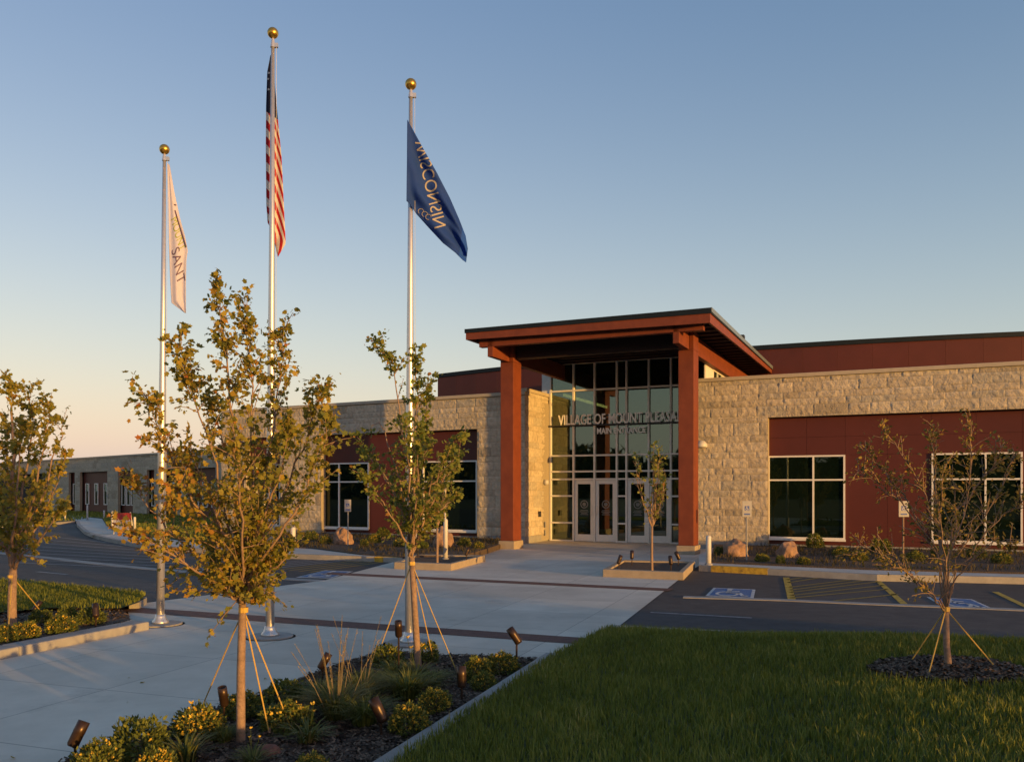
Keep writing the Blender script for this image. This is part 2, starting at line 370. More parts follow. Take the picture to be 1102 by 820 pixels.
line(G(700, 659), G(809, 665), 0.10, M['worn_paint'], name='lane_line'); line(G(40, 615.2), G(72, 618.2), 0.12, M['worn_paint'], name='lane_line')
line(G(-160, 598), G(-100, 604), 0.12, M['worn_paint'], name='lane_line')
for i in range(8):
    x0 = 318 + i * 11; line(G(x0 - 62, 609.5 + i * .9), G(x0 + 26, 601.5 + i * 0.3), 0.10, M['worn_yellow'] if i > 3 else M['worn_paint'])
for i in range(9):
    y0 = 578 + i * 3.4; line(G(60 - i * 6, y0), G(118 + i * 13, y0 + 6 + i * .4), 0.10, M['worn_paint'])

def wheelchair(fn, s):
    """access symbol drawn from polygons: fn maps symbol x, y in 0..1 to a point"""
    mb = MB()
    def ring(cx, cy, r0, r1, a0, a1, n=14):
        for i in range(n):
            a, b = a0 + (a1 - a0) * i / n, a0 + (a1 - a0) * (i + 1) / n
            mb.quad(*[fn(cx + r * math.cos(t), cy + r * math.sin(t)) for r, t in ((r0, a), (r1, a), (r1, b), (r0, b))])
    def bar(x0, y0, x1, y1, w):
        t = Vector((x1 - x0, y1 - y0)).normalized(); n = Vector((-t.y, t.x)) * w / 2
        mb.quad(fn(x0 - n.x, y0 - n.y), fn(x1 - n.x, y1 - n.y), fn(x1 + n.x, y1 + n.y), fn(x0 + n.x, y0 + n.y))
    ring(0.42, 0.32, 0.19, 0.26, R(95), R(395)); ring(0.42, 0.86, 0, 0.075, 0, 2 * math.pi)
    bar(0.42, 0.80, 0.42, 0.42, 0.10); bar(0.40, 0.64, 0.66, 0.64, 0.07); bar(0.42, 0.45, 0.68, 0.45, 0.09)
    bar(0.67, 0.46, 0.78, 0.14, 0.09); bar(0.76, 0.15, 0.88, 0.17, 0.07)
    return mb
def ada(c):    # four corner pixels: near-left, far-left, far-right, near-right
    a, b, cc, d = [G(*p) for p in c]
    def f(x, y, z): return (a * (1 - x) * (1 - y) + d * x * (1 - y) + b * (1 - x) * y + cc * x * y) + Vector((0, 0, z))
    q = MB(); q.quad(f(0, 0, .006), f(1, 0, .006), f(1, 1, .006), f(0, 1, .006)); o = struct('access_marking', q, M['white_paint'])
    q = MB(); q.quad(*[f(x, y, .010) for x, y in ((.07, .07), (.93, .07), (.93, .93), (.07, .93))]); obj('blue_field', q, M['blue_paint'], o)
    obj('symbol', wheelchair(lambda x, y: f(x, y, .014), 1), M['white_paint'], o)
ada(((759, 641.5), (768, 632.5), (813, 634.5), (811, 644))); ada(((1016, 654), (997, 642.5), (1046, 645), (1072, 656.5)))
ada(((318, 621.5), (350, 613.8), (380, 615), (356, 622.5))); ada(((208, 614.6), (226, 608.6), (240, 609.4), (222, 616)))

# kerbed sidewalks and beds in front of the building
def surf(name, pts, z, m, kind='structure'):
    q = MB(); q.prism(pts, -0.05, z); o = obj(name, q, m); return tag(o, kind=kind)
swr = [G(x, y) for x, y in ((752, 614.3), (765, 615.2), (826, 618.4), (944, 625.2), (1020, 626.6), (1102, 628.6), (1260, 634))]
bedr = [G(x, y, .13) for x, y in ((764, 605.5), (826, 608.2), (944, 613.3), (1102, 617.5), (1260, 622))]
surf('sidewalk', swr + [FM.P(10, 27.9, 0), FM.P(-5.3, 27.3, 0), G(752, 602)], 0.125, M['sidewalk'])
fwd = lambda L, d: [p - RN * d for p in L]
q = MB(); q.strip(fwd(swr, .004), -0.16, -0.05, 0.135); struct('kerb', q, M['kerb'])
q = MB(); kk = [swr[1], swr[2]]; q.strip(fwd(kk, .009), -0.17, -0.049, 0.138); struct('yellow_kerb', q, M['yellow'])
surf('mulch_bed', [p for p in bedr] + [FM.P(10, 27.6, 0), FM.P(-5.4, 27.3, 0)], 0.16, M['mulch'])
swl = [G(x, y) for x, y in ((82, 563), (83, 567), (91, 575), (104, 580), (121, 584), (150, 589.5), (188, 593.6), (233, 596), (290, 600), (345, 602.5), (403, 604.4), (432, 605.6))]
inn = [G(x, y, .13) for x, y in ((110, 558), (115, 566), (134, 573.5), (161, 577.5), (188, 580.5), (228, 585.5), (262, 588), (300, 589), (335, 590), (390, 597), (432, 600), (500, 598), (520, 592.5))]
surf('sidewalk', swl + [FL.P(-0.3, -0.5, 0), FL.P(-0.2, .3, 0), FL.P(-15, 0.3, 0), FF.P(0, 0.3, 0), FF.P(-26, 0.3, 0)], 0.125, M['sidewalk'])
q = MB(); q.strip(fwd(swl, .004), -0.16, -0.05, 0.135); struct('kerb', q, M['kerb'])
q = MB(); q.strip(fwd([G(403, 604.4), G(431, 605.5)], .009), -0.17, -0.049, 0.138); struct('yellow_kerb', q, M['yellow'])
surf('mulch_bed', inn[7:] + [FL.P(-0.4, 0.2, 0), FL.P(-14.6, .2, 0), inn[6]], 0.16, M['mulch'])
farlawn = inn[:7] + [FL.P(-14.8, .0, 0), FF.P(0.2, 0.2, 0), FF.P(-24, 0.2, 0), G(40, 552)]
surf('far_lawn', farlawn, 0.165, M['soil'])
q = MB(); q.strip([G(-160, 572), G(-60, 570), G(0, 567.5), G(40, 566), (G(82, 563))], -0.2, -0.05, 0.13); struct('kerb', q, M['kerb'])
surf('far_lawn', [G(-260, 573), G(-60, 569.4), G(0, 567), G(40, 565.4), G(84, 562), G(112, 556.5), FF.P(-26, 0.3, 0), FF.P(-70, 0.3, 0)], 0.12, M['soil'])

# ================================================================ BUILDING
def stone(name, fr, rects, v, parent, seed, cell=0.034, rough=0.03, flip=False, axis='u'):
    """split-face ashlar: every block its own rough face, recessed joints. rects: (u0,u1,z0,z1).
    axis 'u': face at constant v looking towards -v; axis 'v': rects are (v0,v1,..) at constant u = v, looking towards +u"""
    rs = random.Random(seed)
    courses = []; z = 0.26
    pat = [0.30, 0.20, 0.30, 0.20, 0.40, 0.20, 0.30, 0.20, 0.20]
    i = 0
    while z < 8:
        h = pat[i % len(pat)]; courses.append((z, z + h)); z += h; i += 1
    V, T, A = [], [], []; nv = 0
    P = fr.P
    for (u0, u1, z0, z1) in rects:
        cs = [(max(a, z0), min(b, z1)) for a, b in courses if b > z0 + .02 and a < z1 - .02]
        for a, b in cs:
            if b - a < 0.03: continue
            u = u0 - rs.uniform(0, .5)
            while u < u1:
                L = rs.choice((0.5, 0.6, 0.8, 0.9, 1.2)) * rs.uniform(.85, 1.15)
                x0, x1 = max(u, u0), min(u + L, u1); u += L
                if u1 - u < 0.14: x1 = u1; u = u1 + 1
                if x1 - x0 < 0.05: continue
                nx = max(2, int((x1 - x0) / cell)); nz = max(2, int((b - a) / cell)); tone = rs.gauss(.5, .24)
                if rs.random() < .06: tone = 1.0
                jd = 0.003; off = rs.uniform(0, rough * .25); tx, tz = rs.uniform(-.005, .005), rs.uniform(-.014, .014)
                sd = Vector((rs.uniform(0, 50), rs.uniform(0, 50), seed))
                for iz in range(nz + 1):
                    for ix in range(nx + 1):
                        fx, fz = ix / nx, iz / nz
                        uu = x0 + jd + (x1 - x0 - 2 * jd) * fx; zz = a + jd + (b - a - 2 * jd) * fz
                        e = min(min(fx, 1 - fx) * (x1 - x0) * 2.2, min(fz, 1 - fz) * (b - a))
                        q = Vector((uu * 7.5 + zz * 4.0, zz * 5.5 - uu * 1.6, 0)) + sd
                        n = noise.noise(q) * .55 + abs(noise.noise(q * 2.3)) * .7 + noise.noise(q * 5.1) * .2
                        dp = (off + rough * (n + .1) + tx * (fx - .5) + tz * (fz - .5)) * min(1, .08 + e / .03) + 0.003
                        p = P(uu, v - dp, zz) if axis == 'u' else P(v + dp, uu, zz)
                        V.append(tuple(p))
                for iz in range(nz):
                    for ix in range(nx):
                        k = nv + iz * (nx + 1) + ix
                        T.append((k, k + 1, k + nx + 2, k + nx + 1)); A.append(min(1, max(0, tone)))
                nv = len(V)
    o = npmesh(name, V, T, M['stone'], parent, {'tone': A}, wloc(parent) if parent else None)
    b = MB()
    for (u0, u1, z0, z1) in rects:
        if axis == 'u': b.box(fr, u0, u1, v + .004, v + .18, z0, z1)
        else: b.box(fr, v - .18, v - .004, u0, u1, z0, z1)
    obj('mortar_backing', b, M['mortar'], o)
    return o

bld = thing('civic_building', FM.P(-9, 29.4, 0), 'long stone and maroon panel village hall with tall glazed timber entrance canopy', 'building')
def part(name, mb, m, parent=None, **k): return obj(name, mb, m, parent or bld, **k)

# --- right wing
ZP, ZR = 5.42, FM.Z(826, 449.3, 27.3)
UE, UR0, UR1 = -5.98, FM.U(826.3, 27.3), 3.9
RV = 27.3
stone('stone_wall', FM, [(UE, UR0, .26, ZR), (UE, UR1 + 2.6, ZR, ZP - .12), (UR1, UR1 + 2.6, .26, ZR)], RV, bld, 3)
q = MB(); q.box(FM, UE - .02, UR1 + 2.64, RV - .07, RV + .4, ZP - .117, ZP); part('parapet_cap', q, M['cap'], bevel=.012)
q = MB(); q.box(FM, UE, UR0 - .003, RV + .0, RV + .3, 0, .257); q.box(FM, UR1 + .003, UR1 + 2.6, RV, RV + .3, 0, .257); q.box(FM, UR0, UR1, RV + .24, RV + .5, 0, .20); part('foundation', q, M['foundation'])
for a, b in ((UR1 - .004, UR1 + .05), (UR0 - .05, UR0 + .004)): q = MB(); q.box(FM, a, b, RV - .005, RV + .30, .2, ZR); part('stone_reveal', q, M['mortar'])
q = MB(); q.box(FM, UE + .05, UR1 + 2.6, RV + .42, RV + 6.6, 0.05, ZP - .25); part('wing_core', q, M['dark'])
RVP = RV + .26
def window(fr, x0, xm, x1, yt, ym, yb, v, yref=None):
    """two by two punched window given by photo columns and rows"""
    u0, um, u1 = fr.U(x0, v), fr.U(xm, v), fr.U(x1, v)
    zt, zm, zb = yt, ym, yb
    w = .05
    q = MB()
    q.box(fr, u0, u0 + w, v - .05, v + .06, zb, zt); q.box(fr, u1 - w, u1, v - .05, v + .06, zb, zt)
    q.box(fr, u0 + w, u1 - w, v - .048, v + .06, zt - w, zt); q.box(fr, u0 + w, u1 - w, v - .055, v + .06, zb, zb + w + .02)
    q.box(fr, um - w / 2, um + w / 2, v - .046, v + .06, zb + w + .02, zt - w)
    q.box(fr, u0 + w, um - w / 2, v - .044, v + .06, zm - w / 2, zm + w / 2); q.box(fr, um + w / 2, u1 - w, v - .044, v + .06, zm - w / 2, zm + w / 2)
    o = part('window', q, M['alu'])
    g = MB(); e = w + .001
    for a, b in ((u0 + w, um - w / 2), (um + w / 2, u1 - w)):
        for c, d in ((zb + w + .02, zm - w / 2), (zm + w / 2, zt - w)): g.box(fr, a, b, v, v + .02, c, d)
    obj('pane', g, M['glass_dark'], o)
    s = MB(); s.box(fr, u0 - .02, u1 + .02, v - .10, v - .056, zb - .035, zb + .03); obj('sill', s, M['alu'], o)
    return u0, u1, zb, zt
def panels(fr, u0, u1, z0, z1, v, holes, step, name='maroon_panel', thick=.06):
    """maroon cladding sheet with window holes, split by fine joints"""
    q = MB(); xs = sorted(set([u0, u1] + [h[0] for h in holes] + [h[1] for h in holes]))
    zs = sorted(set([z0, z1] + [h[2] for h in holes] + [h[3] for h in holes] + ([z1 - .62] if z1 - .62 > max([h[3] for h in holes] + [0]) + .05 else [])))
    for a, b in zip(xs, xs[1:]):
        for c, d in zip(zs, zs[1:]):
            if any(a >= h[0] - .001 and b <= h[1] + .001 and c >= h[2] - .001 and d <= h[3] + .001 for h in holes): continue
            n = max(1, round((b - a) / step))
            for i in range(n):
                q.box(fr, a + (b - a) * i / n + .003, a + (b - a) * (i + 1) / n - .003, v, v + thick, c + .003, d - .003)
    o = part(name, q, M['maroon'])
    b = MB(); 
    for a, c in zip(xs, xs[1:]):
        for z_, d in zip(zs, zs[1:]):
            if any(a >= h[0] - .001 and c <= h[1] + .001 and z_ >= h[2] - .001 and d <= h[3] + .001 for h in holes): continue
            b.box(fr, a, c, v + thick * .5, v + thick + .02, z_, d)
    obj('joint_backing', b, M['dark'], o)
WT, WM, WB = 2.93, 2.18, 0.36
h1 = window(FM, 826.5, 875.3, 909.6, WT, WM, WB, RVP); h2 = window(FM, 1002.5, 1060.5, 1100.5, WT, WM, WB, RVP)
panels(FM, UR0 + .005, UR1 - .005, .2, ZR - .005, RVP, [h1, h2], 1.4)

# --- left wing
lu = lambda x, v=0: FL.U(x, v)
UL0, UL1, UL2, UL3 = lu(514.3), lu(345), lu(302), lu(238)
ZLP, ZLR = 5.30, FL.Z(514, 461.5, 0)
ULb = lu(264)
stone('stone_wall', FL, [(UL0, 0, .26, ZLR), (UL3, 0, ZLR, ZLP - .12), (UL2, UL1, .26, ZLR), (UL3, ULb, .26, ZLR)], 0, bld, 5)
q = MB(); q.box(FL, UL3, 0.03, -.07, .4, ZLP - .117, ZLP); part('parapet_cap', q, M['cap'], bevel=.012)
q = MB()
for a, b in ((UL0, 0), (UL2, UL1), (UL3, ULb)): q.box(FL, a, b, 0, .3, 0, .257)
q.box(FL, UL1, UL0, .24, .5, 0, .2); q.box(FL, ULb, UL2, .24, .5, 0, .2); part('foundation', q, M['foundation'])
for a in (UL0, UL1, UL2, ULb): q = MB(); q.box(FL, a - .03, a + .03, -.004, .30, .2, ZLR); part('stone_reveal', q, M['mortar'])
q = MB(); q.box(FL, UL3 + .01, -.1, .42, 6.5, .05, ZLP - .25); q.box(FL, UL3, UL3 + .2, .1, 6.5, 0, ZLP - .2); part('wing_core', q, M['mortar'])
v = .26
h1 = window(FL, 345.8, 365.3, 397.5, WT + .02, WM + .02, WB, v); h2 = window(FL, 455.5, 479.5, 514, WT + .02, WM + .02, WB, v)
panels(FL, UL1 + .005, UL0 - .005, .2, ZLR - .005, v, [h1, h2], 1.4)
h1 = window(FL, 276, 285, 302, WT + .02, WM + .02, WB, v)
panels(FL, ULb + .005, UL2 - .005, .2, ZLR - .005, v, [h1], 1.4)

# --- entrance recess: wing wall, glazed wall, doors
UW, VG = -11.9, 29.4
stone('stone_wing_wall', FM, [(27.2, VG + .1, .26, ZP - .12)], UW, bld, 9, axis='v')
q = MB(); q.box(FM, UW - .35, UW + .05, 27.25, VG + .15, ZP - .117, ZP); part('parapet_cap', q, M['cap'])
q = MB(); q.box(FM, UW - .3, UW + .003, 27.15, VG + .1, 0, .257); part('foundation', q, M['foundation'])
q = MB(); q.box(FM, UW - .30, UW - .19, 27.28, VG + .3, 0.2, ZP - .13); part('wing_wall_core', q, M['mortar'])
cols = [FM.U(x, VG) for x in (593.2, 617.8, 640.4, 664.3, 674.7, 698.6, 722.4)]
cols.append(cols[-1] + (cols[1] - cols[0])); UG0, UG1 = cols[0] - .03, cols[-1] + .03
rows = [0.03, .68, 1.66, 2.27, 2.55, 3.13, 4.32, 5.50, 6.50]
w = .058
q = MB()
for i, u in enumerate(cols): q.box(FM, u - w / 2, u + w / 2, VG - .10, VG + .08, 0.0, rows[-1] + .03)
for i in range(len(cols) - 1):
    for r in rows:
        if i in (1, 2, 4, 5) and r < 2.2 : continue
        if r == 4.32: continue
        q.box(FM, cols[i] + w / 2, cols[i + 1] - w / 2, VG - .096, VG + .08, r - w / 2, r + w / 2)
gl = part('entrance_glazing', q, M['alu'])
q = MB()
for i in range(len(cols) - 1):
    door = i in (1, 2, 4, 5); rr = rows[3:] if door else rows
    rr = [r for r in rr if r != 4.32]
    for a, b in zip(rr, rr[1:]): q.box(FM, cols[i] + w / 2, cols[i + 1] - w / 2, VG, VG + .02, a + w / 2, b - w / 2)
obj('pane', q, M['glass'], gl)
for n, i in enumerate((1, 2, 4, 5)):
    a, b = cols[i] + w / 2 + .005, cols[i + 1] - w / 2 - .005; st = .125
    q = MB(); zt = rows[3] - w / 2 - .006
    q.box(FM, a, a + st, VG - .05, VG + .01, .02, zt); q.box(FM, b - st, b, VG - .05, VG + .01, .02, zt)
    q.box(FM, a + st, b - st, VG - .05, VG + .01, zt - .14, zt); q.box(FM, a + st, b - st, VG - .05, VG + .01, .02, .27)
    d = part('door', q, M['alu'], bevel=.006)
    q = MB(); q.box(FM, a + st, b - st, VG - .03, VG - .015, .27, zt - .14); obj('door_glass', q, M['glass'], d)
    hx = b - st * .5 if n % 2 == 0 else a + st * .5
    q = MB(); q.tube([FM.P(hx, VG - .05, .95), FM.P(hx, VG - .11, .97), FM.P(hx, VG - .11, 1.28), FM.P(hx, VG - .05, 1.30)], .014); obj('door_handle', q, M['alu'], d, smooth=True)
    q = MB(); cxm = (a + b) / 2; vd = VG - .034
    for r0, r1 in ((.115, .15), (.0, .07)):
        for k in range(20):
            t0, t1 = k * math.pi / 10, (k + 1) * math.pi / 10
            q.quad(*[FM.P(cxm + r * math.cos(t), vd, 1.36 + r * math.sin(t)) for r, t in ((r0, t0), (r1, t0), (r1, t1), (r0, t1))])
    for zz, hw in ((1.13, .14), (1.08, .17), (1.03, .12), (.98, .15)): q.quad(FM.P(cxm - hw, vd, zz), FM.P(cxm + hw, vd, zz), FM.P(cxm + hw, vd, zz + .022), FM.P(cxm - hw, vd, zz + .022))
    obj('door_seal', q, M['decal'], d)
# lobby behind the glass
q = MB()
q.box(FM, UW - .1, -5.6, VG + .3, 37, -.02, .015); part('lobby_floor', q, M['sidewalk'])
q = MB(); q.box(FM, UW - .2, -5.5, 36, 36.3, 0, 6.5); q.box(FM, UW - .3, UW - .1, VG + .12, 36, ZP, 6.5); q.box(FM, UW - .31, UW - .11, VG + .31, 36, 0, ZP - .01); q.box(FM, -5.62, -5.5, VG + .3, 36, 0, 5.3); part('lobby_wall', q, M['sidewalk'])
q = MB(); q.box(FM, -6.0, -5.80, RV + .20, VG + .3, 0, 5.35); part('side_wall', q, M['mortar'])
q = MB(); q.box(FM, -10.9, -6.2, 32.0, 32.25, 3.0, 3.35); q.box(FM, -10.9, -6.2, 32.0, 36, 3.35, 3.5); part('lobby_balcony', q, M['dark'])
q = MB(); q.box(FM, UW - .25, UG0 - w / 2 + .02, VG - .06, VG + .11, ZP + .003, 6.52); part('corner_panel', q, M['alu'])
M['glow'] = bpy.data.materials.new('warm_edge_glow'); M['glow'].use_nodes = True  # emissive bar standing in for a sunlit edge inside the lobby, no lamp
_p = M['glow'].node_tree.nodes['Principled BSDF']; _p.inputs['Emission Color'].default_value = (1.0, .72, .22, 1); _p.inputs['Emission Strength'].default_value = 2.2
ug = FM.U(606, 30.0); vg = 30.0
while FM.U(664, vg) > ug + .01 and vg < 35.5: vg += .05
q = MB(); q.box(FM, ug, ug + .05, 30.0, vg, FM.Z(606, 425, 30.0) - .05, FM.Z(606, 425, 30.0) + .05); part('sunlit_edge_glow', q, M['glow'])
# side clerestory above the right wing
q = MB(); uS = -5.74
q.box(FM, uS - .04, uS, RV + .3, RV + 1.5, ZP - .3, 5.93); part('clerestory_panel', q, M['alu'])
q = MB()
for vv in (28.8, 29.55, 30.3, 31.0, 31.7, 32.4, 33.1, 33.8): q.box(FM, uS - .04, uS + .02, vv, vv + .06, ZP - .3, 5.93)
q.box(FM, uS - .04, uS + .016, 28.86, 34.5, 5.86, 5.93); cf = part('clerestory_frame', q, M['alu'])
q = MB(); q.box(FM, uS - .03, uS - .012, 28.86, 34.5, ZP - .3, 5.86); obj('pane', q, M['glass'], cf)

# --- canopy
UC0, UC1, VC0, VC1, ZC = -12.02, -4.66, 23.0, 35.2, 6.74
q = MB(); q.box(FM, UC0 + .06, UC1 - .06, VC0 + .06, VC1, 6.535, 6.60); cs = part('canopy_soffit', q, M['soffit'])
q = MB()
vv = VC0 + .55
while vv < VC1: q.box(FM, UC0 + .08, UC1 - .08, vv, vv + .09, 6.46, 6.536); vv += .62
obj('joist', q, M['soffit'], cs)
q = MB()
q.hexa([FM.P(*p) for p in ((UC0, VC0, 6.42), (UC1, VC0, 6.34), (UC1, VC0 + .06, 6.34), (UC0, VC0 + .06, 6.42), (UC0, VC0, 6.62), (UC1, VC0, 6.59), (UC1, VC0 + .06, 6.59), (UC0, VC0 + .06, 6.62))])
q.hexa([FM.P(*p) for p in ((UC1 - .06, VC0 + .061, 6.34), (UC1 - .002, VC0 + .061, 6.34), (UC1 - .002, VC1, 6.48), (UC1 - .06, VC1, 6.48), (UC1 - .06, VC0 + .061, 6.59), (UC1 - .002, VC0 + .061, 6.59), (UC1 - .002, VC1, 6.62), (UC1 - .06, VC1, 6.62))])
q.hexa([FM.P(*p) for p in ((UC0 + .002, VC0 + .061, 6.42), (UC0 + .06, VC0 + .061, 6.42), (UC0 + .06, VC1, 6.5), (UC0 + .002, VC1, 6.5), (UC0 + .002, VC0 + .061, 6.62), (UC0 + .06, VC0 + .061, 6.62), (UC0 + .06, VC1, 6.62), (UC0 + .002, VC1, 6.62))])
q.box(FM, UC0 + .3, UC1 - .25, VC0 + .30, VC0 + .52, 6.22, 6.534)
part('canopy_fascia', q, M['cedar'])
q = MB()
q.hexa([FM.P(*p) for p in ((UC0 - .03, VC0 - .03, 6.623), (UC1 + .03, VC0 - .03, 6.593), (UC1 + .03, VC1, 6.623), (UC0 - .03, VC1, 6.623), (UC0 - .03, VC0 - .03, ZC), (UC1 + .03, VC0 - .03, ZC), (UC1 + .03, VC1, ZC), (UC0 - .03, VC1, ZC))])
rf = part('canopy_roof', q, M['roof_edge'])
q = MB(); q.box(FM, UC1 + .032, UC1 + .045, VC0 + .0, VC1, 6.63, ZC + .012); q.box(FM, UC0 + .1, UC1 + .03, VC0 + .1, VC1, ZC + .003, ZC + .012); obj('membrane_edge', q, M['roof_top'], rf)
q = MB(); q.box(FM, UC1 - .1, UC1 + .06, 28.0, 28.25, ZC + .013, ZC + .11); obj('roof_vent', q, M['black'], rf)
for ul in (-11.57, -5.88):
    wd, dp = .45, .62
    q = MB(); q.box(FM, ul, ul + wd, 24.5, 24.5 + dp, .27, 5.905)
    q.box(FM, ul, ul + .13, 24.5, 24.5 + dp, 5.907, 6.44); q.box(FM, ul + wd - .13, ul + wd, 24.5, 24.5 + dp, 5.907, 6.44)
    c = part('timber_column', q, M['cedar'], bevel=.012)
    q = MB(); q.box(FM, ul - .05, ul + wd + .05, 24.45, 24.55 + dp, 0, .268); obj('base_block', q, M['planter'], c, bevel=.015)
    q = MB(); q.box(FM, ul + .135, ul + wd - .135, 23.3, 35.1, 5.91, 6.45); part('timber_beam', q, M['cedar'], bevel=.01)
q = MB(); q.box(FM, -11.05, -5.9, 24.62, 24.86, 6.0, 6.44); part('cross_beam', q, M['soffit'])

# --- curved upper storey
DC, DR = FM.P(-6.0, 34.9 + 57, 0), 57.0
def arc(u):
    a = (u + 6.0) / DR; return FM.P(-6.0 + DR * math.sin(a), 34.9 + DR * (1 - math.cos(a)), 0)
us = [-21 + i * 1.25 for i in range(32)]
pts = [arc(u) for u in us]; back = [p + Vector((1.5, 6, 0)) for p in (pts[-1], pts[0])]
gp = [pts[0]]
for p in pts[1:-1]:                                              # a small groove at every panel joint
    n = (p - DC).normalized(); t = Vector((-n.y, n.x, 0)) * .005
    if t.dot(pts[1] - pts[0]) < 0: t = -t
    gp += [p - t, p - n * .006, p + t]
q = MB(); q.prism(gp + [pts[-1]] + back, 3.5, 7.42); up = part('upper_storey', q, M['maroon'])
q = MB(); out = [p + (p - DC).normalized() * .06 for p in pts]; q.prism(out + back, 7.423, 7.60); obj('roof_edge', q, M['roof_edge'], up)

# --- sign letters on the glass
q = MB(); zB = FM.Z(600, 458.6, VG - .15)
q.box(FM, UG0 - .06, UG1, VG - .17, VG - .125, zB - .025, zB + .025)
for u in cols[1:-1:2]: q.box(FM, u - .02, u + .02, VG - .1245, VG - .098, zB - .02, zB + .02)
sb = part('sign_rail', q, M['black'])
def text_mesh(s, size, extrude=0.0, bold=0.012):
    cu = bpy.data.curves.new('lettering', 'FONT'); cu.body = s; cu.size = size; cu.extrude = extrude; cu.offset = size * bold
    o = bpy.data.objects.new('lettering', cu); COL.objects.link(o)
    me = o.to_mesh(); V = np.array([v.co[:] for v in me.vertices]); Fs = [tuple(p.vertices) for p in me.polygons]
    o.to_mesh_clear(); bpy.data.objects.remove(o); bpy.data.curves.remove(cu)
    return V, Fs
def sign(s, u0, u1, z0, h, v):
    V, Fs = text_mesh(s, 1.0, 0.03, .010); V[:, 0] -= V[:, 0].min(); wd = V[:, 0].max(); ht = V[:, 1].max()
    q = MB(); q.v = [FM.P(u0 + x / wd * (u1 - u0), v - z * .6, z0 + y / ht * h) for x, y, z in V]; q.f = Fs
    return q
VS = VG - .19
uA = FM.U(600.8, VS); uB = FM.U(728.5, VS)
fracPL = 20.6 / 25
V0, _ = text_mesh('VILLAGE OF MOUNT PLEASA', 1.0); V1, _ = text_mesh('VILLAGE OF MOUNT PLEASANT', 1.0)
k = np.ptp(V1[:, 0]) / np.ptp(V0[:, 0])
q = sign('VILLAGE OF MOUNT PLEASANT', uA, uA + (uB - uA) * k, zB + .035, .36, VS); part('sign_lettering', q, M['letters'])
q = sign('MAIN ENTRANCE', FM.U(642.6, VS), FM.U(694.5, VS), zB - .33, .215, VS); part('sign_lettering', q, M['letters'])
# wall lamps, entry intercom
q = MB(); c = FM.P(FM.U(755.5, RV - .1), RV - .02, FM.Z(755.5, 481, RV))
q.lathe([(.0, .20), (.10, .18), (.17, .10), (.19, 0.0), (.17, -.02), (0.0, -.02)], c + FM.P(0, -.16, 0) , 16); part('wall_lamp', q, M['white'], smooth=True)
c = FM.P(UW + .1, VG - .5, FM.Z(587, 519, VG - .5))
q = MB(); q.lathe([(.0, .10), (.08, .08), (.10, 0), (.08, -.08), (0, -.1)], c, 14); part('wall_lamp', q, M['white'], smooth=True)
q = MB(); c = FM.P(UW + .05, 28.4, FM.Z(582.5, 553, 28.4)); q.bx(c.x - .04, c.x + .06, c.y - .07, c.y + .07, c.z - .1, c.z + .1); part('intercom_box', q, M['black'], bevel=.01)
q = MB()
for dz in (-.35, -.05): q.bx(c.x + .2, c.x + .25, c.y + .4, c.y + .5, c.z - .35 + dz - .1, c.z - .35 + dz + .1)
part('wall_plate', q, M['foundation'])

# --- far wing
fw = thing('stone_wing', A3, 'low grey stone and maroon wing receding at far left behind the trees', 'building')
ZF = 4.45
fx = [FF.U(x, 0) for x in (72, 80, 85, 116, 124, 140, 158, 165, 182, 190, 210, 222, 236)]
piers = []; opens = []
xs = [(46, 74), (80.5, 86), (115.5, 127), (143, 158), (166, 176), (190, 203), (232, 246)]
ed = [(FF.U(a, 0), FF.U(b, 0)) for a, b in xs]
stone('stone_wall', FF, [(a, b, .2, 3.3) for a, b in ed] + [(FF.U(-20, 0), 1.0, 3.3, ZF - .12)], 0, fw, 21, cell=.11)
q = MB(); q.box(FF, FF.U(-20, 0), 1.0, -.07, .4, ZF - .117, ZF); obj('parapet_cap', q, M['cap'], fw)
q = MB(); q.box(FF, FF.U(-20, 0), 1, .45, 8, .05, ZF - .3); obj('wing_core', q, M['dark'], fw)
q = MB()
for (a, b), (c, d) in zip(ed, ed[1:]): q = MB(); q.box(FF, b, c, .28, .4, .1, 3.3); obj('maroon_panel', q, M['maroon'], fw)

for (a, b), (c, d) in zip(ed, ed[1:]):
    n = 3 if c - b > 2.4 else 1; W = .62
    for i in range(n):
        m_ = b + (c - b) * (i + .5) / n; q = MB()
        for z0, z1 in ((.78, .84), (2.36, 2.42)): q.box(FF, m_ - W / 2, m_ + W / 2, .2, .27, z0, z1)
        q.box(FF, m_ - W / 2, m_ - W / 2 + .07, .2, .27, .84, 2.36); q.box(FF, m_ + W / 2 - .07, m_ + W / 2, .2, .27, .84, 2.36)
        o = obj('window', q, M['alu'], fw); q = MB(); q.box(FF, m_ - W / 2 + .07, m_ + W / 2 - .07, .24, .26, .84, 2.36); obj('pane', q, M['glass_dark'], o)

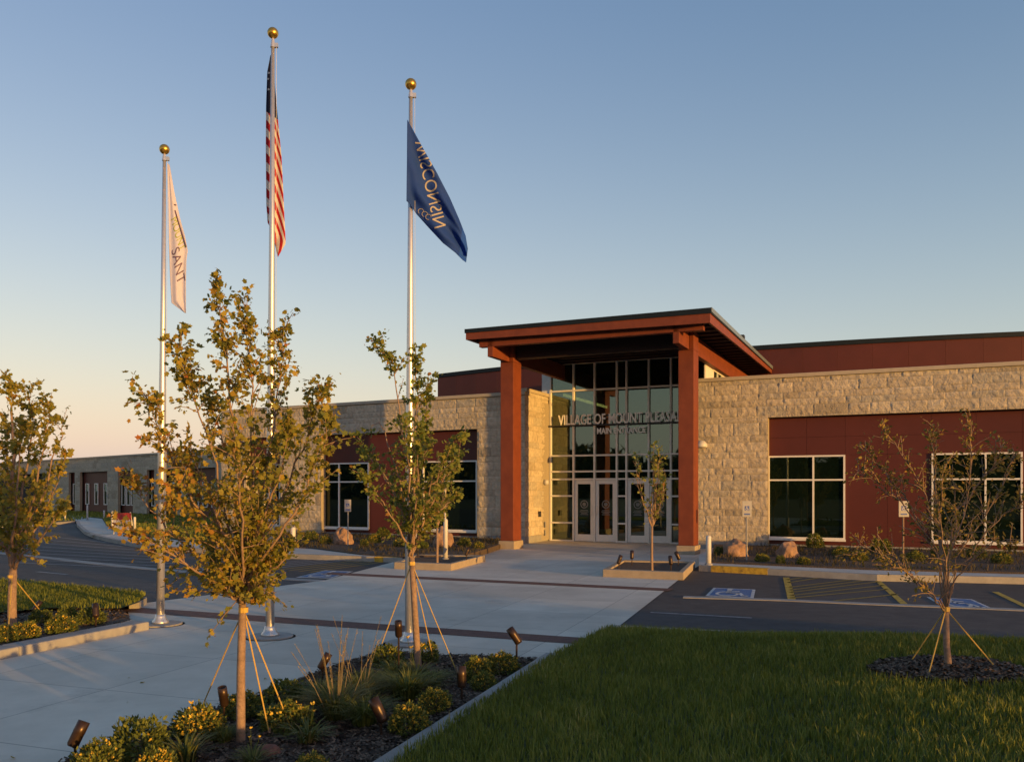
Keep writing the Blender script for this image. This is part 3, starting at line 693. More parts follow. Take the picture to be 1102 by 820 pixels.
# ================================================================ LAWNS AND BEDS
def lawn_h(x, y):
    """right lawn: a low berm rising away from its kerbs"""
    p = Vector((x, y, 0)); n = Vector((kd.y, -kd.x, 0))
    if n.x < 0: n = -n
    a = (p - k1).dot(n); b = (Lf - p).dot(RN)
    s = lambda t: max(0, min(1, t)) ** 2 * (3 - 2 * max(0, min(1, t)))
    return 0.10 + 0.24 * s(a / 4.0) * s(b / 1.6) + 0.05 * s(b / .8) * s(a / 1.0)
Lf = G(655, 684)
lf_end = Lf + RD * 22
def inside(x, y, poly):
    c = False; j = len(poly) - 1
    for i in range(len(poly)):
        a, b = poly[i], poly[j]
        if (a.y > y) != (b.y > y) and x < (b.x - a.x) * (y - a.y) / (b.y - a.y) + a.x: c = not c
        j = i
    return c
rl = [k1 + Vector((.12, 0, 0)), Lf, lf_end, Vector((lf_end.x + 3, -1, 0)), k0 + kd * 3.6 + Vector((.12, 0, 0))]
def grid_mesh(name, poly, hf, step, m, kind, label=None):
    x0, x1 = min(p.x for p in poly), max(p.x for p in poly); y0, y1 = min(p.y for p in poly), max(p.y for p in poly)
    nx, ny = int((x1 - x0) / step) + 1, int((y1 - y0) / step) + 1; idx = {}; V = []; T = []
    def vi(i, j):
        if (i, j) not in idx:
            x, y = x0 + i * step, y0 + j * step; idx[(i, j)] = len(V); V.append((x, y, hf(x, y)))
        return idx[(i, j)]
    for i in range(nx):
        for j in range(ny):
            if inside(x0 + (i + .5) * step, y0 + (j + .5) * step, poly): T.append((vi(i, j), vi(i + 1, j), vi(i + 1, j + 1), vi(i, j + 1)))
    return tag(npmesh(name, V, T, m, smooth=True), kind=kind)
grid_mesh('lawn', rl, lawn_h, 0.12, M['soil'], 'structure')
def blades(name, pts, hs, w, m, lean=.35, clump=True, parent=None, tone=None, wind=(0, 0)):
    """three-face curved grass blades at pts (n,3)"""
    n = len(pts); th = rng.uniform(0, 2 * np.pi, n); d = np.stack([np.cos(th), np.sin(th), 0 * th], 1)
    s = np.stack([-np.sin(th), np.cos(th), 0 * th], 1) * (w * rng.uniform(.6, 1.2, n))[:, None]
    ln = (rng.uniform(0, lean, n) * hs)[:, None]; up = np.array([0, 0, 1.0])
    b = pts; mid = b + up * (hs * .55)[:, None] + d * ln * .35; tip = b + up * (hs * (1 - .15 * rng.random(n)))[:, None] + d * ln
    V = np.stack([b - s, b + s, mid + s * .75, mid - s * .75, tip], 1).reshape(-1, 3)
    k = np.arange(n)[:, None] * 5
    T = np.concatenate([k + [[0, 1, 2]], k + [[0, 2, 3]], k + [[3, 2, 4]]], 0)
    t = tone if tone is not None else np.clip(rng.normal(.5, .22, n), 0, 1)
    o = npmesh(name, V, T, m, parent, {'tone': np.concatenate([t, t, t])}, wloc(parent) if parent else None)
    return o
def scatter(poly, n, hf, near=None):
    x0, x1 = min(p.x for p in poly), max(p.x for p in poly); y0, y1 = min(p.y for p in poly), max(p.y for p in poly); out = []
    while len(out) < n:
        x, y = random.uniform(x0, x1), random.uniform(y0, y1)
        if near and y > 0 and not near(x, y): continue
        if inside(x, y, poly): out.append((x, y, hf(x, y)))
    return np.array(out)
TR = G(1022, 731, .33)                                            # right-hand tree
def lawn_ok(x, y):
    if y < 3.0 or x > 3.5 + y * .75: return False
    e = ((x - TR.x) / .62) ** 2 + ((y - TR.y) / .5) ** 2
    if e < 1: return False
    return random.random() < min(1, (7.5 / max(y, 4)) ** 1.2 + .15)
def lawn_pts(poly, n, hf, near):
    p = scatter(poly, n, hf, near)
    c = np.array([noise.noise(Vector((x * 1.3, y * 1.3, 3))) for x, y, z in p]); f = np.array([noise.noise(Vector((x * 7, y * 7, 9))) for x, y, z in p])
    return p, c, f
p, c, f = lawn_pts(rl, 165000, lawn_h, lawn_ok)
hs = np.clip(0.068 + .02 * c + .028 * f + rng.normal(0, .015, len(p)), .03, .15)
tag(blades('lawn_grass', p, hs, .0042, M['grass'], .7, tone=np.clip(.45 + .32 * c + .22 * f + rng.normal(0, .16, len(p)), 0, 1)), kind='stuff')
q = MB(); q.strip([k1 - kd * .05, knear], -0.15, -0.02, 0.115); struct('kerb', q, M['kerb'], bevel=.015)
q = MB(); q.strip([Lf, lf_end], -0.15, -0.02, 0.12); struct('kerb', q, M['kerb'])

# central planting bed, a thin layer of bark on the paving
bed = [k1, bl0, blnear, Vector((blnear.x - 1.5, 2.0, 0)), Vector((knear.x, 2.0, 0)), knear]
def bed_h(x, y): return 0.05 + .035 * noise.noise(Vector((x * 1.1, y * 1.1, 0))) + .02 * noise.noise(Vector((x * 7, y * 7, 5)))
grid_mesh('mulch_bed', [k1 + (bl0 - k1) * .02, bl0, blnear, bed[3], bed[4], knear], bed_h, .05, M['mulch'], 'structure')
def chips(name, poly, n, hf, near, s=.02):
    p = scatter(poly, n, hf, near); n = len(p); th = rng.uniform(0, 6.28, n); el = rng.uniform(-.5, .5, n)
    a = np.stack([np.cos(th) * np.cos(el), np.sin(th) * np.cos(el), np.sin(el)], 1) * (s * rng.uniform(.5, 1.6, n))[:, None]
    b = np.stack([-np.sin(th), np.cos(th), rng.uniform(-.6, .6, n)], 1) * (s * rng.uniform(.2, .5, n))[:, None]
    p = p + np.array([0, 0, .012]); V = np.stack([p - a - b, p + a - b, p + a + b, p - a + b], 1).reshape(-1, 3)
    T = np.arange(n * 4).reshape(-1, 4)
    return tag(npmesh(name, V, T, M['chips'], None, {'tone': rng.random(n)}), kind='stuff')
chips('bark_chips', bed, 26000, bed_h, lambda x, y: y > 3.8 and random.random() < min(1, 6 / y))
# left bed and left lawn
lb = [G(140, 671.5), G(-120, 722), G(-160, 690), G(0, 662), G(54, 659), G(128, 660)]
q = MB(); q.strip([G(142, 676.5), G(0, 704.5), G(-160, 737)], -0.30, -0.02, 0.115); struct('kerb', q, M['foundation'], bevel=.02)  # darker concrete than the other kerbs, in place of shade falling on it
lbh = lambda x, y: .085 + .03 * noise.noise(Vector((x * 1.5, y * 1.5, 2)))
grid_mesh('mulch_bed', [G(139, 674), G(-160, 735), G(-200, 680), G(0, 655), G(60, 655), G(132, 660)], lbh, .08, M['mulch'], 'structure')
chips('bark_chips', lb, 3500, lbh, None, .025)
ll = [G(157, 648), G(150, 656), G(128, 664), G(52, 664), G(0, 668), G(-200, 692), G(-420, 660), G(-200, 620), G(-100, 624), G(0, 631), G(40, 634.5), G(100, 641), G(150, 645.5)]
llh = lambda x, y: .13 + .02 * noise.noise(Vector((x, y, 2)))
grid_mesh('lawn', ll, llh, .12, M['soil'], 'structure')
p, c, f = lawn_pts(ll, 46000, llh, lambda x, y: x > -1.0 * y - 2)
tag(blades('lawn_grass', p, np.clip(.065 + .02 * f + rng.normal(0, .012, len(p)), .03, .12), .006, M['grass'], .6, tone=np.clip(.5 + .3 * c + .2 * f + rng.normal(0, .15, len(p)), 0, 1)), kind='stuff')
q = MB(); q.strip([G(-200, 618.5), G(-100, 622.5), G(0, 629.5), G(40, 633), G(100, 639.5), G(145, 644), G(157, 647), G(158, 650.5), G(150, 655.5)], 0.15, -0.02, 0.12); struct('kerb', q, M['kerb'])
# far lawns
for pl in (farlawn, [G(-200, 573), G(-60, 570), G(0, 567), G(82, 562.5), G(110, 557), FF.P(-26, 0.0, 0), FF.P(-60, 0.0, 0)]):
    p = scatter(pl, 9000, lambda x, y: .15, None)
    tag(blades('lawn_grass', p, rng.uniform(.1, .2, len(p)), .03, M['grass'], .6), kind='stuff')

# flagpole pads
POLES = [(172.5, 672.5, 161), (290.5, 686, 36), (440.5, 693, 91)]
for x, y, _ in POLES:
    c = G(x, y); q = MB(); q.lathe([(0.02, .03), (.275, .03), (.288, .022), (.288, -.01)], Vector((c.x, c.y, 0)), 40); struct('pole_pad', q, M['kerb'])
    q = MB(); q.lathe([(.296, .0112), (.318, .0112)], Vector((c.x, c.y, 0)), 40); struct('pad_joint', q, M['foundation'])
# planter boxes
def planter(px):
    a, b, c, d = [G(*p) for p in px]      # front-left, front-right, back-right, back-left at ground
    ring = [a, b, c, d]; cen = (a + b + c + d) / 4; inn_ = [p + (cen - p).normalized() * .22 for p in ring]
    q = MB()
    for i in range(4):
        j = (i + 1) % 4; P = [ring[i], ring[j], inn_[j], inn_[i]]
        q.hexa([Vector((p.x, p.y, 0)) for p in P] + [Vector((p.x, p.y, .17)) for p in P])
    tg = tag(obj('planter_kerb', q, M['planter'], bevel=.012), kind='structure')
    q = MB(); q.poly(inn_, .13); obj('planter_soil', q, M['mulch'], tg)
planter(((648.5, 621), (735.5, 624.5), (748, 611.5), (668, 609.5))); planter(((424, 612.5), (485.5, 614.5), (522.5, 604.3), (447, 603)))

# ================================================================ FLAGS
def flagpole(i, label):
    x, y, yt = POLES[i]; b = G(x, y); Y = b.y; zt = H + (HY - yt) / F * Y
    xt = (x + (4.5, 3.2, 1.6)[i] - CX) / F * Y                      # the poles lean a little
    t = thing('flagpole', Vector((b.x, Y, .03)), label, 'flagpole', 'flagpoles beside the walk')
    P = lambda k: Vector((b.x + (xt - b.x) * k, Y, .03 + (zt - .03) * k))
    r0 = .054
    q = MB(); q.tube([P(0), P(.35), P(.65), P(.982)], [r0, r0 * .95, r0 * .66, r0 * .42], 16); obj('pole', q, M['pole'], t, smooth=True)
    q = MB(); q.lathe([(.115, 0), (.11, .025), (.085, .05), (.07, .09), (.064, .12)], P(0), 20); obj('base_collar', q, M['pole'], t, smooth=True)
    q = MB(); q.tube([P(.976), P(.993)], [.032, .014], 10); q.bx(P(.978).x - .02, P(.978).x + .065, Y - .02, Y + .02, P(.976).z, P(.976).z + .05); obj('truck_pulley', q, M['pole'], t)
    R_ = .068; q = MB(); q.lathe([(R_ * math.sin(a * math.pi / 12) + .001, -R_ * math.cos(a * math.pi / 12)) for a in range(13)], P(1), 18); obj('ball_finial', q, M['gold'], t, smooth=True)
    q = MB(); o = Vector((.05, -.02, 0)); q.tube([P(.975) + o, P(.5) + o * 1.3, P(.2) + o * 1.5], .0025, 5); obj('halyard', q, M['white'], t)
    q = MB(); c = P(.19) + Vector((.078, -.02, 0)); q.tube([c - Vector((0, 0, .09)), c + Vector((0, 0, .09))], .012, 6); obj('cleat', q, M['pole'], t)
    return t, Y, P
FT = [flagpole(0, 'shorter silver flagpole nearest the left lawn, flying the white flag'), flagpole(1, 'tallest silver flagpole, in the middle, flying the striped flag'), flagpole(2, 'silver flagpole at the end of the central bed flying the blue flag')]
def curve(pts, t):
    """smooth interpolation through (t, x, y) rows"""
    for a, b in zip(pts, pts[1:]):
        if t <= b[0] + 1e-9:
            k = (t - a[0]) / (b[0] - a[0]); return [a[i] + (b[i] - a[i]) * k for i in range(1, len(a))]
    return list(pts[-1][1:])
def cloth(S, ns, nt):
    V = [S(i / ns, j / nt) for j in range(nt + 1) for i in range(ns + 1)]
    T = [(j * (ns + 1) + i, j * (ns + 1) + i + 1, (j + 1) * (ns + 1) + i + 1, (j + 1) * (ns + 1) + i) for j in range(nt) for i in range(ns)]
    UV = [(i / ns, j / nt) for j in range(nt + 1) for i in range(ns + 1)]
    return V, T, UV
def cloth_obj(name, S, ns, nt, m, parent=None):
    V, T, UV = cloth(S, ns, nt); o = npmesh(name, [tuple(v) for v in V], T, m, parent, smooth=True)
    at = o.data.attributes.new('st', 'FLOAT_VECTOR', 'POINT'); at.data.foreach_set('vector', np.array([(a, b, 0) for a, b in UV], dtype=np.float32).ravel())
    s = o.modifiers.new('thickness', 'SOLIDIFY'); s.thickness = .004; s.offset = 0
    return o
def fabric(name, build):
    m, nt, p = nodes(name); p.inputs['Roughness'].default_value = .75; p.inputs['Specular IOR Level'].default_value = .2
    a = nt.nodes.new('ShaderNodeAttribute'); a.attribute_name = 'st'; sx = nt.nodes.new('ShaderNodeSeparateXYZ'); nt.links.new(a.outputs['Vector'], sx.inputs[0])
    col = build(nt, sx.outputs[0], sx.outputs[1]); nt.links.new(col, p.inputs['Base Color'])
    t = nt.nodes.new('ShaderNodeBsdfTranslucent'); nt.links.new(col, t.inputs['Color']); x = nt.nodes.new('ShaderNodeMixShader'); x.inputs[0].default_value = .35
    nt.links.new(p.outputs[0], x.inputs[1]); nt.links.new(t.outputs[0], x.inputs[2]); nt.links.new(x.outputs[0], nt.nodes['Material Output'].inputs['Surface'])
    return m
def mth(nt, op, a, b=None):
    n = nt.nodes.new('ShaderNodeMath'); n.operation = op
    for i, v in enumerate((a, b)):
        if v is None: continue
        if isinstance(v, (int, float)): n.inputs[i].default_value = v
        else: nt.links.new(v, n.inputs[i])
    return n.outputs[0]
def mixc(nt, f, a, b):
    n = nt.nodes.new('ShaderNodeMix'); n.data_type = 'RGBA'
    if isinstance(f, float): n.inputs['Factor'].default_value = f
    else: nt.links.new(f, n.inputs['Factor'])
    for k, v in (('A', a), ('B', b)):
        if isinstance(v, tuple): n.inputs[k].default_value = (*v, 1)
        else: nt.links.new(v, n.inputs[k])
    return n.outputs['Result']
def stripes(nt, s, t):
    # st: s across the bunched cloth, t down it; the stripes run down towards the fly
    k = mth(nt, 'ADD', mth(nt, 'MULTIPLY', t, 10.5), mth(nt, 'MULTIPLY', mth(nt, 'MULTIPLY', s, s), -1.7))
    red = mth(nt, 'GREATER_THAN', mth(nt, 'FRACT', k), .5)
    c = mixc(nt, red, (.74, .70, .64), (.48, .025, .03))
    can = mth(nt, 'LESS_THAN', mth(nt, 'ADD', t, mth(nt, 'MULTIPLY', s, -.02)), .283)
    return mixc(nt, can, c, (.020, .024, .06))
M['stripes'] = fabric('striped_flag_cloth', stripes)
M['flagblue'] = fabric('blue_flag_cloth', lambda nt, s, t: mixc(nt, mth(nt, 'GREATER_THAN', s, .90), (.022, .070, .34), (.026, .11, .52)))
M['flagwhite'] = fabric('white_flag_cloth', lambda nt, s, t: mixc(nt, .5, (.66, .66, .80), (.64, .64, .78)))
def sheet(left, right, Y, amp, nf, tilt=0.0, ph=0.0):
    def S(s, t):
        a = curve(left, t); b = curve(right, t); px, py = a[0] + (b[0] - a[0]) * s, a[1] + (b[1] - a[1]) * s
        y = Y + tilt * s + amp * math.sin(nf * s * 2 * math.pi + ph + t * 2.4) * (.3 + .7 * min(1, s * 3)) * (.4 + t)
        return D(px, py, y)
    return S
def cloth_text(name, s, S, box, m, parent, flip=False, spin=False, rows=1, off=.006):
    """lettering laid on the cloth: box = (s0, s1, t0, t1); text runs along t when spin"""
    V, Fs = text_mesh(s, 1.0); x = (V[:, 0] - V[:, 0].min()) / np.ptp(V[:, 0]); y = (V[:, 1] - V[:, 1].min()) / np.ptp(V[:, 1])
    if flip: y = 1 - y
    s0, s1, t0, t1 = box; P = []
    for a, b in zip(x, y):
        ss, tt = (s0 + (s1 - s0) * b, t0 + (t1 - t0) * a) if spin else (s0 + (s1 - s0) * a, t1 - (t1 - t0) * b)
        p = S(ss, tt); P.append(tuple(p + Vector((0, -off, 0))))
    o = npmesh_poly(name, P, Fs, m, parent); return o
def npmesh_poly(name, P, Fs, m, parent):
    me = bpy.data.meshes.new(name); off = wloc(parent) if parent else Vector((0, 0, 0))
    me.from_pydata([tuple(Vector(p) - off) for p in P], [], Fs); me.update()
    bm = bmesh.new(); bm.from_mesh(me); bmesh.ops.recalc_face_normals(bm, faces=bm.faces); bm.to_mesh(me); bm.free()
    return link(name, me, m, parent)
# striped flag, bunched behind the pole
Y1 = FT[1][1] + .12
S1 = sheet([(0, 291, 60), (.07, 287.5, 78), (.25, 286.3, 114), (.5, 286, 160), (.8, 286.6, 220), (.93, 288, 240), (1, 292, 246)],
           [(0, 293, 58), (.1, 295, 84), (.25, 298, 118), (.5, 303, 170), (.75, 305.5, 222), (.93, 307.5, 262), (1, 299, 277)], Y1, .013, 1.5)
fo = cloth_obj('striped_flag', S1, 24, 60, M['stripes']); tag(fo, 'red and white striped flag hanging folded behind the tallest pole', 'flag', 'flags on the three poles')
def star(S, s, t, r):
    c = S(s, t) + Vector((0, -.02, 0)); q = MB()
    ring = [c + Vector((math.sin(k * math.pi / 5) * (r if k % 2 == 0 else r * .4), 0, math.cos(k * math.pi / 5) * (r if k % 2 == 0 else r * .4))) for k in range(10)]
    q.v = ring; q.f = [tuple(range(10))]; return q
for s_, t_ in ((.28, .165), (.2, .11), (.7, .14), (.32, .08)): obj('star', star(S1, s_, t_, .020), M['white'], fo)
# blue flag
Y2 = FT[2][1] - .10
top = [(0, 438.3, 129), (.1, 444, 139), (.3, 457, 163), (.5, 470, 186), (.7, 484, 213), (.85, 494, 236), (.95, 501, 254), (1, 503.3, 268)]
bot = [(0, 437.5, 216.5), (.1, 440.5, 219), (.3, 448.5, 231), (.5, 463, 247), (.7, 477, 262), (.85, 490, 272), (.95, 498, 280), (1, 501.6, 282.5)]
def S2(s, t):
    a, b = curve(top, s), curve(bot, s); px, py = a[0] + (b[0] - a[0]) * t, a[1] + (b[1] - a[1]) * t
    y = Y2 + .22 * s + .034 * math.sin(t * 9.5 - s * 5) * min(1, s * 4) + .014 * math.sin(t * 21 + s * 9) * min(1, s * 3)
    return D(px, py, y)
fb = cloth_obj('blue_flag', S2, 60, 30, M['flagblue']); tag(fb, 'dark blue lettered flag sagging from the right-hand pole', 'flag', 'flags on the three poles')
M['flagtext'] = mat('cream_flag_lettering', (.32, .30, .27), None, .8)
def on_cloth(S, px, py, off=.007):
    """point of a cloth seen at a pixel, by a short search over s and t"""
    s, t, st = .5, .5, .25
    for _ in range(12):
        c = []
        for ds in (-st, -st / 2, 0, st / 2, st):
            for dt in (-st, -st / 2, 0, st / 2, st):
                a, b = min(1, max(0, s + ds)), min(1, max(0, t + dt)); p = S(a, b)
                c.append(((CX + F * p.x / p.y - px) ** 2 + (HY + F * (H - p.z) / p.y - py) ** 2, a, b))
        _, s, t = min(c); st *= .62
    return S(s, t) + Vector((0, -off, 0))
def dense_text(txt, cuts):
    V, Fs = text_mesh(txt, 1.0, bold=-.004); me = bpy.data.meshes.new('t'); me.from_pydata([tuple(v) for v in V], [], Fs)
    bm = bmesh.new(); bm.from_mesh(me); bmesh.ops.triangulate(bm, faces=bm.faces)
    for _ in range(cuts): bmesh.ops.subdivide_edges(bm, edges=[e for e in bm.edges if e.calc_length() > .12], cuts=1, use_grid_fill=True)
    bmesh.ops.triangulate(bm, faces=bm.faces); bm.verts.index_update()
    V = np.array([v.co[:] for v in bm.verts]); Fs = [tuple(v.index for v in f.verts) for f in bm.faces]; bm.free(); bpy.data.meshes.remove(me); return V, Fs
def lettering(txt, S, p0, p1, h, m, parent):
    """word on a cloth: runs from pixel p0 to p1 of the photograph's view, letter height vector h"""
    V, Fs = dense_text(txt, 3); x = (V[:, 0] - V[:, 0].min()) / np.ptp(V[:, 0]); y = (V[:, 1] - V[:, 1].min()) / np.ptp(V[:, 1])
    return npmesh_poly('lettering', [on_cloth(S, p0[0] + (p1[0] - p0[0]) * a + h[0] * b, p0[1] + (p1[1] - p0[1]) * a + h[1] * b) for a, b in zip(x, y)], Fs, m, parent)
lettering('WISCONSIN', S2, (459, 150), (480, 243), (-12.5, 3.5), M['flagtext'], fb)    # reads down the cloth, seen from its reverse
q = MB()
for k in range(3):
    a = on_cloth(S2, 453 + k * 4, 228 + k * 3)
    q.tube([a + Vector((.032 * math.cos(w), -.004, .032 * math.sin(w))) for w in np.linspace(0, 4 + k * .5, 9)], .004, 4)
obj('crest', q, M['flagtext'], fb)
# white flag
Y0 = FT[0][1] + .02
S0 = sheet([(0, 180.5, 176), (.2, 181, 208), (.5, 181.5, 258), (.75, 183, 300), (.88, 184.5, 326), (1, 199, 337)],
           [(0, 182.5, 178), (.2, 187.5, 206), (.4, 194, 236), (.52, 199, 254), (.6, 202, 270), (.66, 200.5, 280), (.8, 200, 304), (1, 200, 337)], Y0, .020, 1.2, .03)
fwh = cloth_obj('white_flag', S0, 18, 50, M['flagwhite']); tag(fwh, 'pale lettered flag hanging limp from the shortest pole', 'flag', 'flags on the three poles')
M['ink'] = mat('dark_plum_ink', (.10, .06, .12), None, .8); M['lime'] = mat('lime_green_ink', (.26, .32, .02), None, .8)
lettering('MOUNT', S0, (184, 237), (193.5, 271), (7, -4.5), M['lime'], fwh); lettering('SANT', S0, (184.5, 270), (191.5, 307), (8.5, -5), M['ink'], fwh)
q = MB(); q.tube([S0(.7, .33) + Vector((0, -.01, 0)), S0(.85, .45) + Vector((0, -.01, 0)), S0(.97, .58) + Vector((0, -.01, 0))], .009, 5); q.tube([S0(.75, .29) + Vector((-.02, -.01, 0)), S0(.75, .295) + Vector((.02, -.01, 0))], .008, 6); obj('flourish', q, M['ink'], fwh)

# ================================================================ TREES
LEAF = np.array([(0, 0, 0), (.36, .16, .05), (.33, .46, .02), (.52, .70, -.05), (.22, .80, .06), (0, 1.15, -.08), (-.22, .80, .06), (-.52, .70, -.05), (-.33, .46, .02), (-.36, .16, .05)])
LEAFT = np.array([(0, 1, 2), (0, 2, 4), (2, 3, 4), (0, 4, 6), (4, 5, 6), (0, 6, 8), (6, 7, 8), (0, 8, 9)])
OVAL = np.array([(0, 0, 0), (.26, .35, .06), (.22, .75, .03), (0, 1.1, -.08), (-.22, .75, .03), (-.26, .35, .06)])
OVALT = np.array([(0, 1, 5), (1, 2, 4), (1, 4, 5), (2, 3, 4)])
def leaves(name, C, A, size, m, parent, tone, shape='maple', droop=.5):
    """one leaf per row of C, its blade pointing along A drooped a little"""
    n = len(C); B, T = (LEAF, LEAFT) if shape == 'maple' else (OVAL, OVALT)
    ax = A + rng.normal(0, .55, (n, 3)) + np.array([0, 0, -droop]); ax /= np.linalg.norm(ax, axis=1)[:, None]
    nr = rng.normal(0, 1, (n, 3)) + np.array([0, 0, .8]); sd = np.cross(ax, nr); sd /= np.linalg.norm(sd, axis=1)[:, None] + 1e-9; up = np.cross(sd, ax)
    sz = size * np.clip(rng.normal(.95, .3, n), .35, 1.6); curl = rng.uniform(-.6, 1.6, n)
    V = C[:, None, :] + sz[:, None, None] * (B[None, :, 0, None] * sd[:, None, :] + B[None, :, 1, None] * ax[:, None, :] + (B[None, :, 2, None] * curl[:, None, None] * 2 + .12 * np.abs(B[None, :, 0, None]) * curl[:, None, None]) * up[:, None, :])
    k = (np.arange(n) * len(B))[:, None, None]; TT = (k + T[None]).reshape(-1, 3)
    return npmesh(name, V.reshape(-1, 3), TT, m, parent, {'tone': np.repeat(np.clip(tone, 0, 1), len(T))}, wloc(parent) if parent else None)
def tree(name, label, base, crotch_px, limbs, Y, r0, leaf_m, nleaf, lsize, group, twig=(.13, .42), twigs_per_m=15, ropes=(), tone=None, leafy_from=.25, shape='maple', rope_top=None, seed=1, up=.5, bare=(), limb_r=.42):
    """limbs: lists of (px, py, dY) read off the photograph; the crown hangs on twigs along them"""
    rs = random.Random(seed)
    t = thing(name, base, label, 'tree', group)
    q = MB(); tw = []
    c = D(crotch_px[0], crotch_px[1], Y)
    mid = (base + c) / 2 + Vector((rs.uniform(-.01, .01), 0, 0))
    q.tube([base - Vector((0, 0, .05)), base + (c - base) * .05, mid, c], [r0 * 1.25, r0 * 1.05, r0 * .95, r0 * .85], 10)
    C, A, hh = [], [], []
    for li, lb_ in enumerate(limbs):
        dens = 1.0
        pts = [c] + [D(x, y, Y + d) for x, y, d in lb_]
        # resample with a little wander
        P2 = [pts[0]]
        for a, b in zip(pts, pts[1:]):
            for k in range(1, 5):
                j = Vector([rs.gauss(0, .012) for _ in range(3)]) * (0 if k == 4 else 1); P2.append(a + (b - a) * k / 4 + j)
        tot = sum((b - a).length for a, b in zip(P2, P2[1:])); m_ = len(P2)
        rr = [max(.0028, r0 * (limb_r if li else .7) * (1 - i / (m_ - 1)) ** .8) for i in range(m_)]
        q.tube(P2, rr, 6)
        if li in bare: dens = .12
        nt_ = int(tot * twigs_per_m * dens)
        for _ in range(nt_):
            f = rs.uniform(leafy_from, 1) ** .85; i = min(m_ - 2, int(f * (m_ - 1))); a = P2[i] + (P2[i + 1] - P2[i]) * rs.random()
            d = (P2[i + 1] - P2[i]).normalized()
            v = Vector([rs.gauss(0, .75) for _ in range(3)]); v = (v + d * .9 + Vector((0, 0, up))).normalized(); L = rs.uniform(*twig) * (1.15 - .74 * f)
            e = a + v * L; q.tube([a, a + v * L * .5 + Vector((0, 0, .01)), e], [.004, .003, .002], 4, cap=False)
            tw.append((a, e, v))
        tw.append((P2[-4], P2[-1], d)); tw.append((P2[-6], P2[-2], d))
    obj('trunk', q, M['bark'], t, smooth=True)
    for _ in range(nleaf):
        a, e, v = tw[rs.randrange(len(tw))]; k = rs.uniform(.2, 1.05); p = a + (e - a) * k
        C.append(p + Vector([rs.gauss(0, .022) for _ in range(3)])); A.append(v); hh.append(p)
    C = np.array([x[:] for x in C]); A = np.array([x[:] for x in A])
    tn = tone(C) if tone else np.clip(rng.normal(.45, .25, len(C)), 0, 1)
    leaves('crown', C, A, lsize, leaf_m, t, tn, shape)
    rt = D(*(rope_top or crotch_px), Y)
    if ropes:
        q = MB(); q.tube([rt + Vector((0, 0, -.018)), rt + Vector((0, 0, .018))], r0 * .85 + .008, 8); obj('tie_band', q, M['rope'], t)
    for e in ropes:
        q = MB(); d = (e - rt); q.tube([rt, e], .0052 if Y < 10 else .007, 5); s = obj('guy_rope', q, M['rope'], t)
        q = MB(); q.tube([e - Vector((0, 0, .08)), e + Vector((0, 0, .05))], .012, 6); obj('stake', q, M['bark'], s)
    return t
GT = 'young staked trees'
B0 = G(259, 800, .05); Y = B0.y
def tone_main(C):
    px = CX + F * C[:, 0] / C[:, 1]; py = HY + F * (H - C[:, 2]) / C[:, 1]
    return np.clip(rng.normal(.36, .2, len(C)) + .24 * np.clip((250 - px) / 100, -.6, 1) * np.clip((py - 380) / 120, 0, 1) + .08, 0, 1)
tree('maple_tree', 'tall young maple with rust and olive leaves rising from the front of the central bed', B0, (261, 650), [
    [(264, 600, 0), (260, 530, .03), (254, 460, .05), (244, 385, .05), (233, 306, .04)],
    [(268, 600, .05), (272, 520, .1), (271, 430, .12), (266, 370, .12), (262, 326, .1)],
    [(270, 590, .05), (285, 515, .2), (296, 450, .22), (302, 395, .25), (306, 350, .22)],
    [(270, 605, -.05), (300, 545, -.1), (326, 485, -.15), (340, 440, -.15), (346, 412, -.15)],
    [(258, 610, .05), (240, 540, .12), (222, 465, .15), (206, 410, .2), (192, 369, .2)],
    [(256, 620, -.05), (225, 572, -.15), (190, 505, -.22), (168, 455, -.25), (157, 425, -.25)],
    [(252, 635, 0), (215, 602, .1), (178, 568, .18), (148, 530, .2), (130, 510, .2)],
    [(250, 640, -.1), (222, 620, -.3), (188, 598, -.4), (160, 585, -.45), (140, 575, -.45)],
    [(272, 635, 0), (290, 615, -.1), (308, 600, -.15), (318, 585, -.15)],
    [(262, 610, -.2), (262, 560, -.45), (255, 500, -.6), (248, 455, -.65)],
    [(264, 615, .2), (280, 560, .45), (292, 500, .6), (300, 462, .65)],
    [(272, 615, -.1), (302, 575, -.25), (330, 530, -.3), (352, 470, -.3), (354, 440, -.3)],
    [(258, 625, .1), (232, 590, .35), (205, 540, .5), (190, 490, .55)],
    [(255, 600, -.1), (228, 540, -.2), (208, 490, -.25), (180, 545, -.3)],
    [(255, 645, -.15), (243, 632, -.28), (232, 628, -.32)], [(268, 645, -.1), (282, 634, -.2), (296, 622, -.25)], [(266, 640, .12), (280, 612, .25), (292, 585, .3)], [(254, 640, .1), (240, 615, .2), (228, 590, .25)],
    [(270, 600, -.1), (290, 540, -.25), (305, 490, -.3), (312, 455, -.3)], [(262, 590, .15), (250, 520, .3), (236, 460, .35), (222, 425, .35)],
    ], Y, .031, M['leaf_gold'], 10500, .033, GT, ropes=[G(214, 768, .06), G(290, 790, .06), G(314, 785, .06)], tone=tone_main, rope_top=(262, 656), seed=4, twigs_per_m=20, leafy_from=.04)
B1 = G(450, 716, .06); Y = B1.y
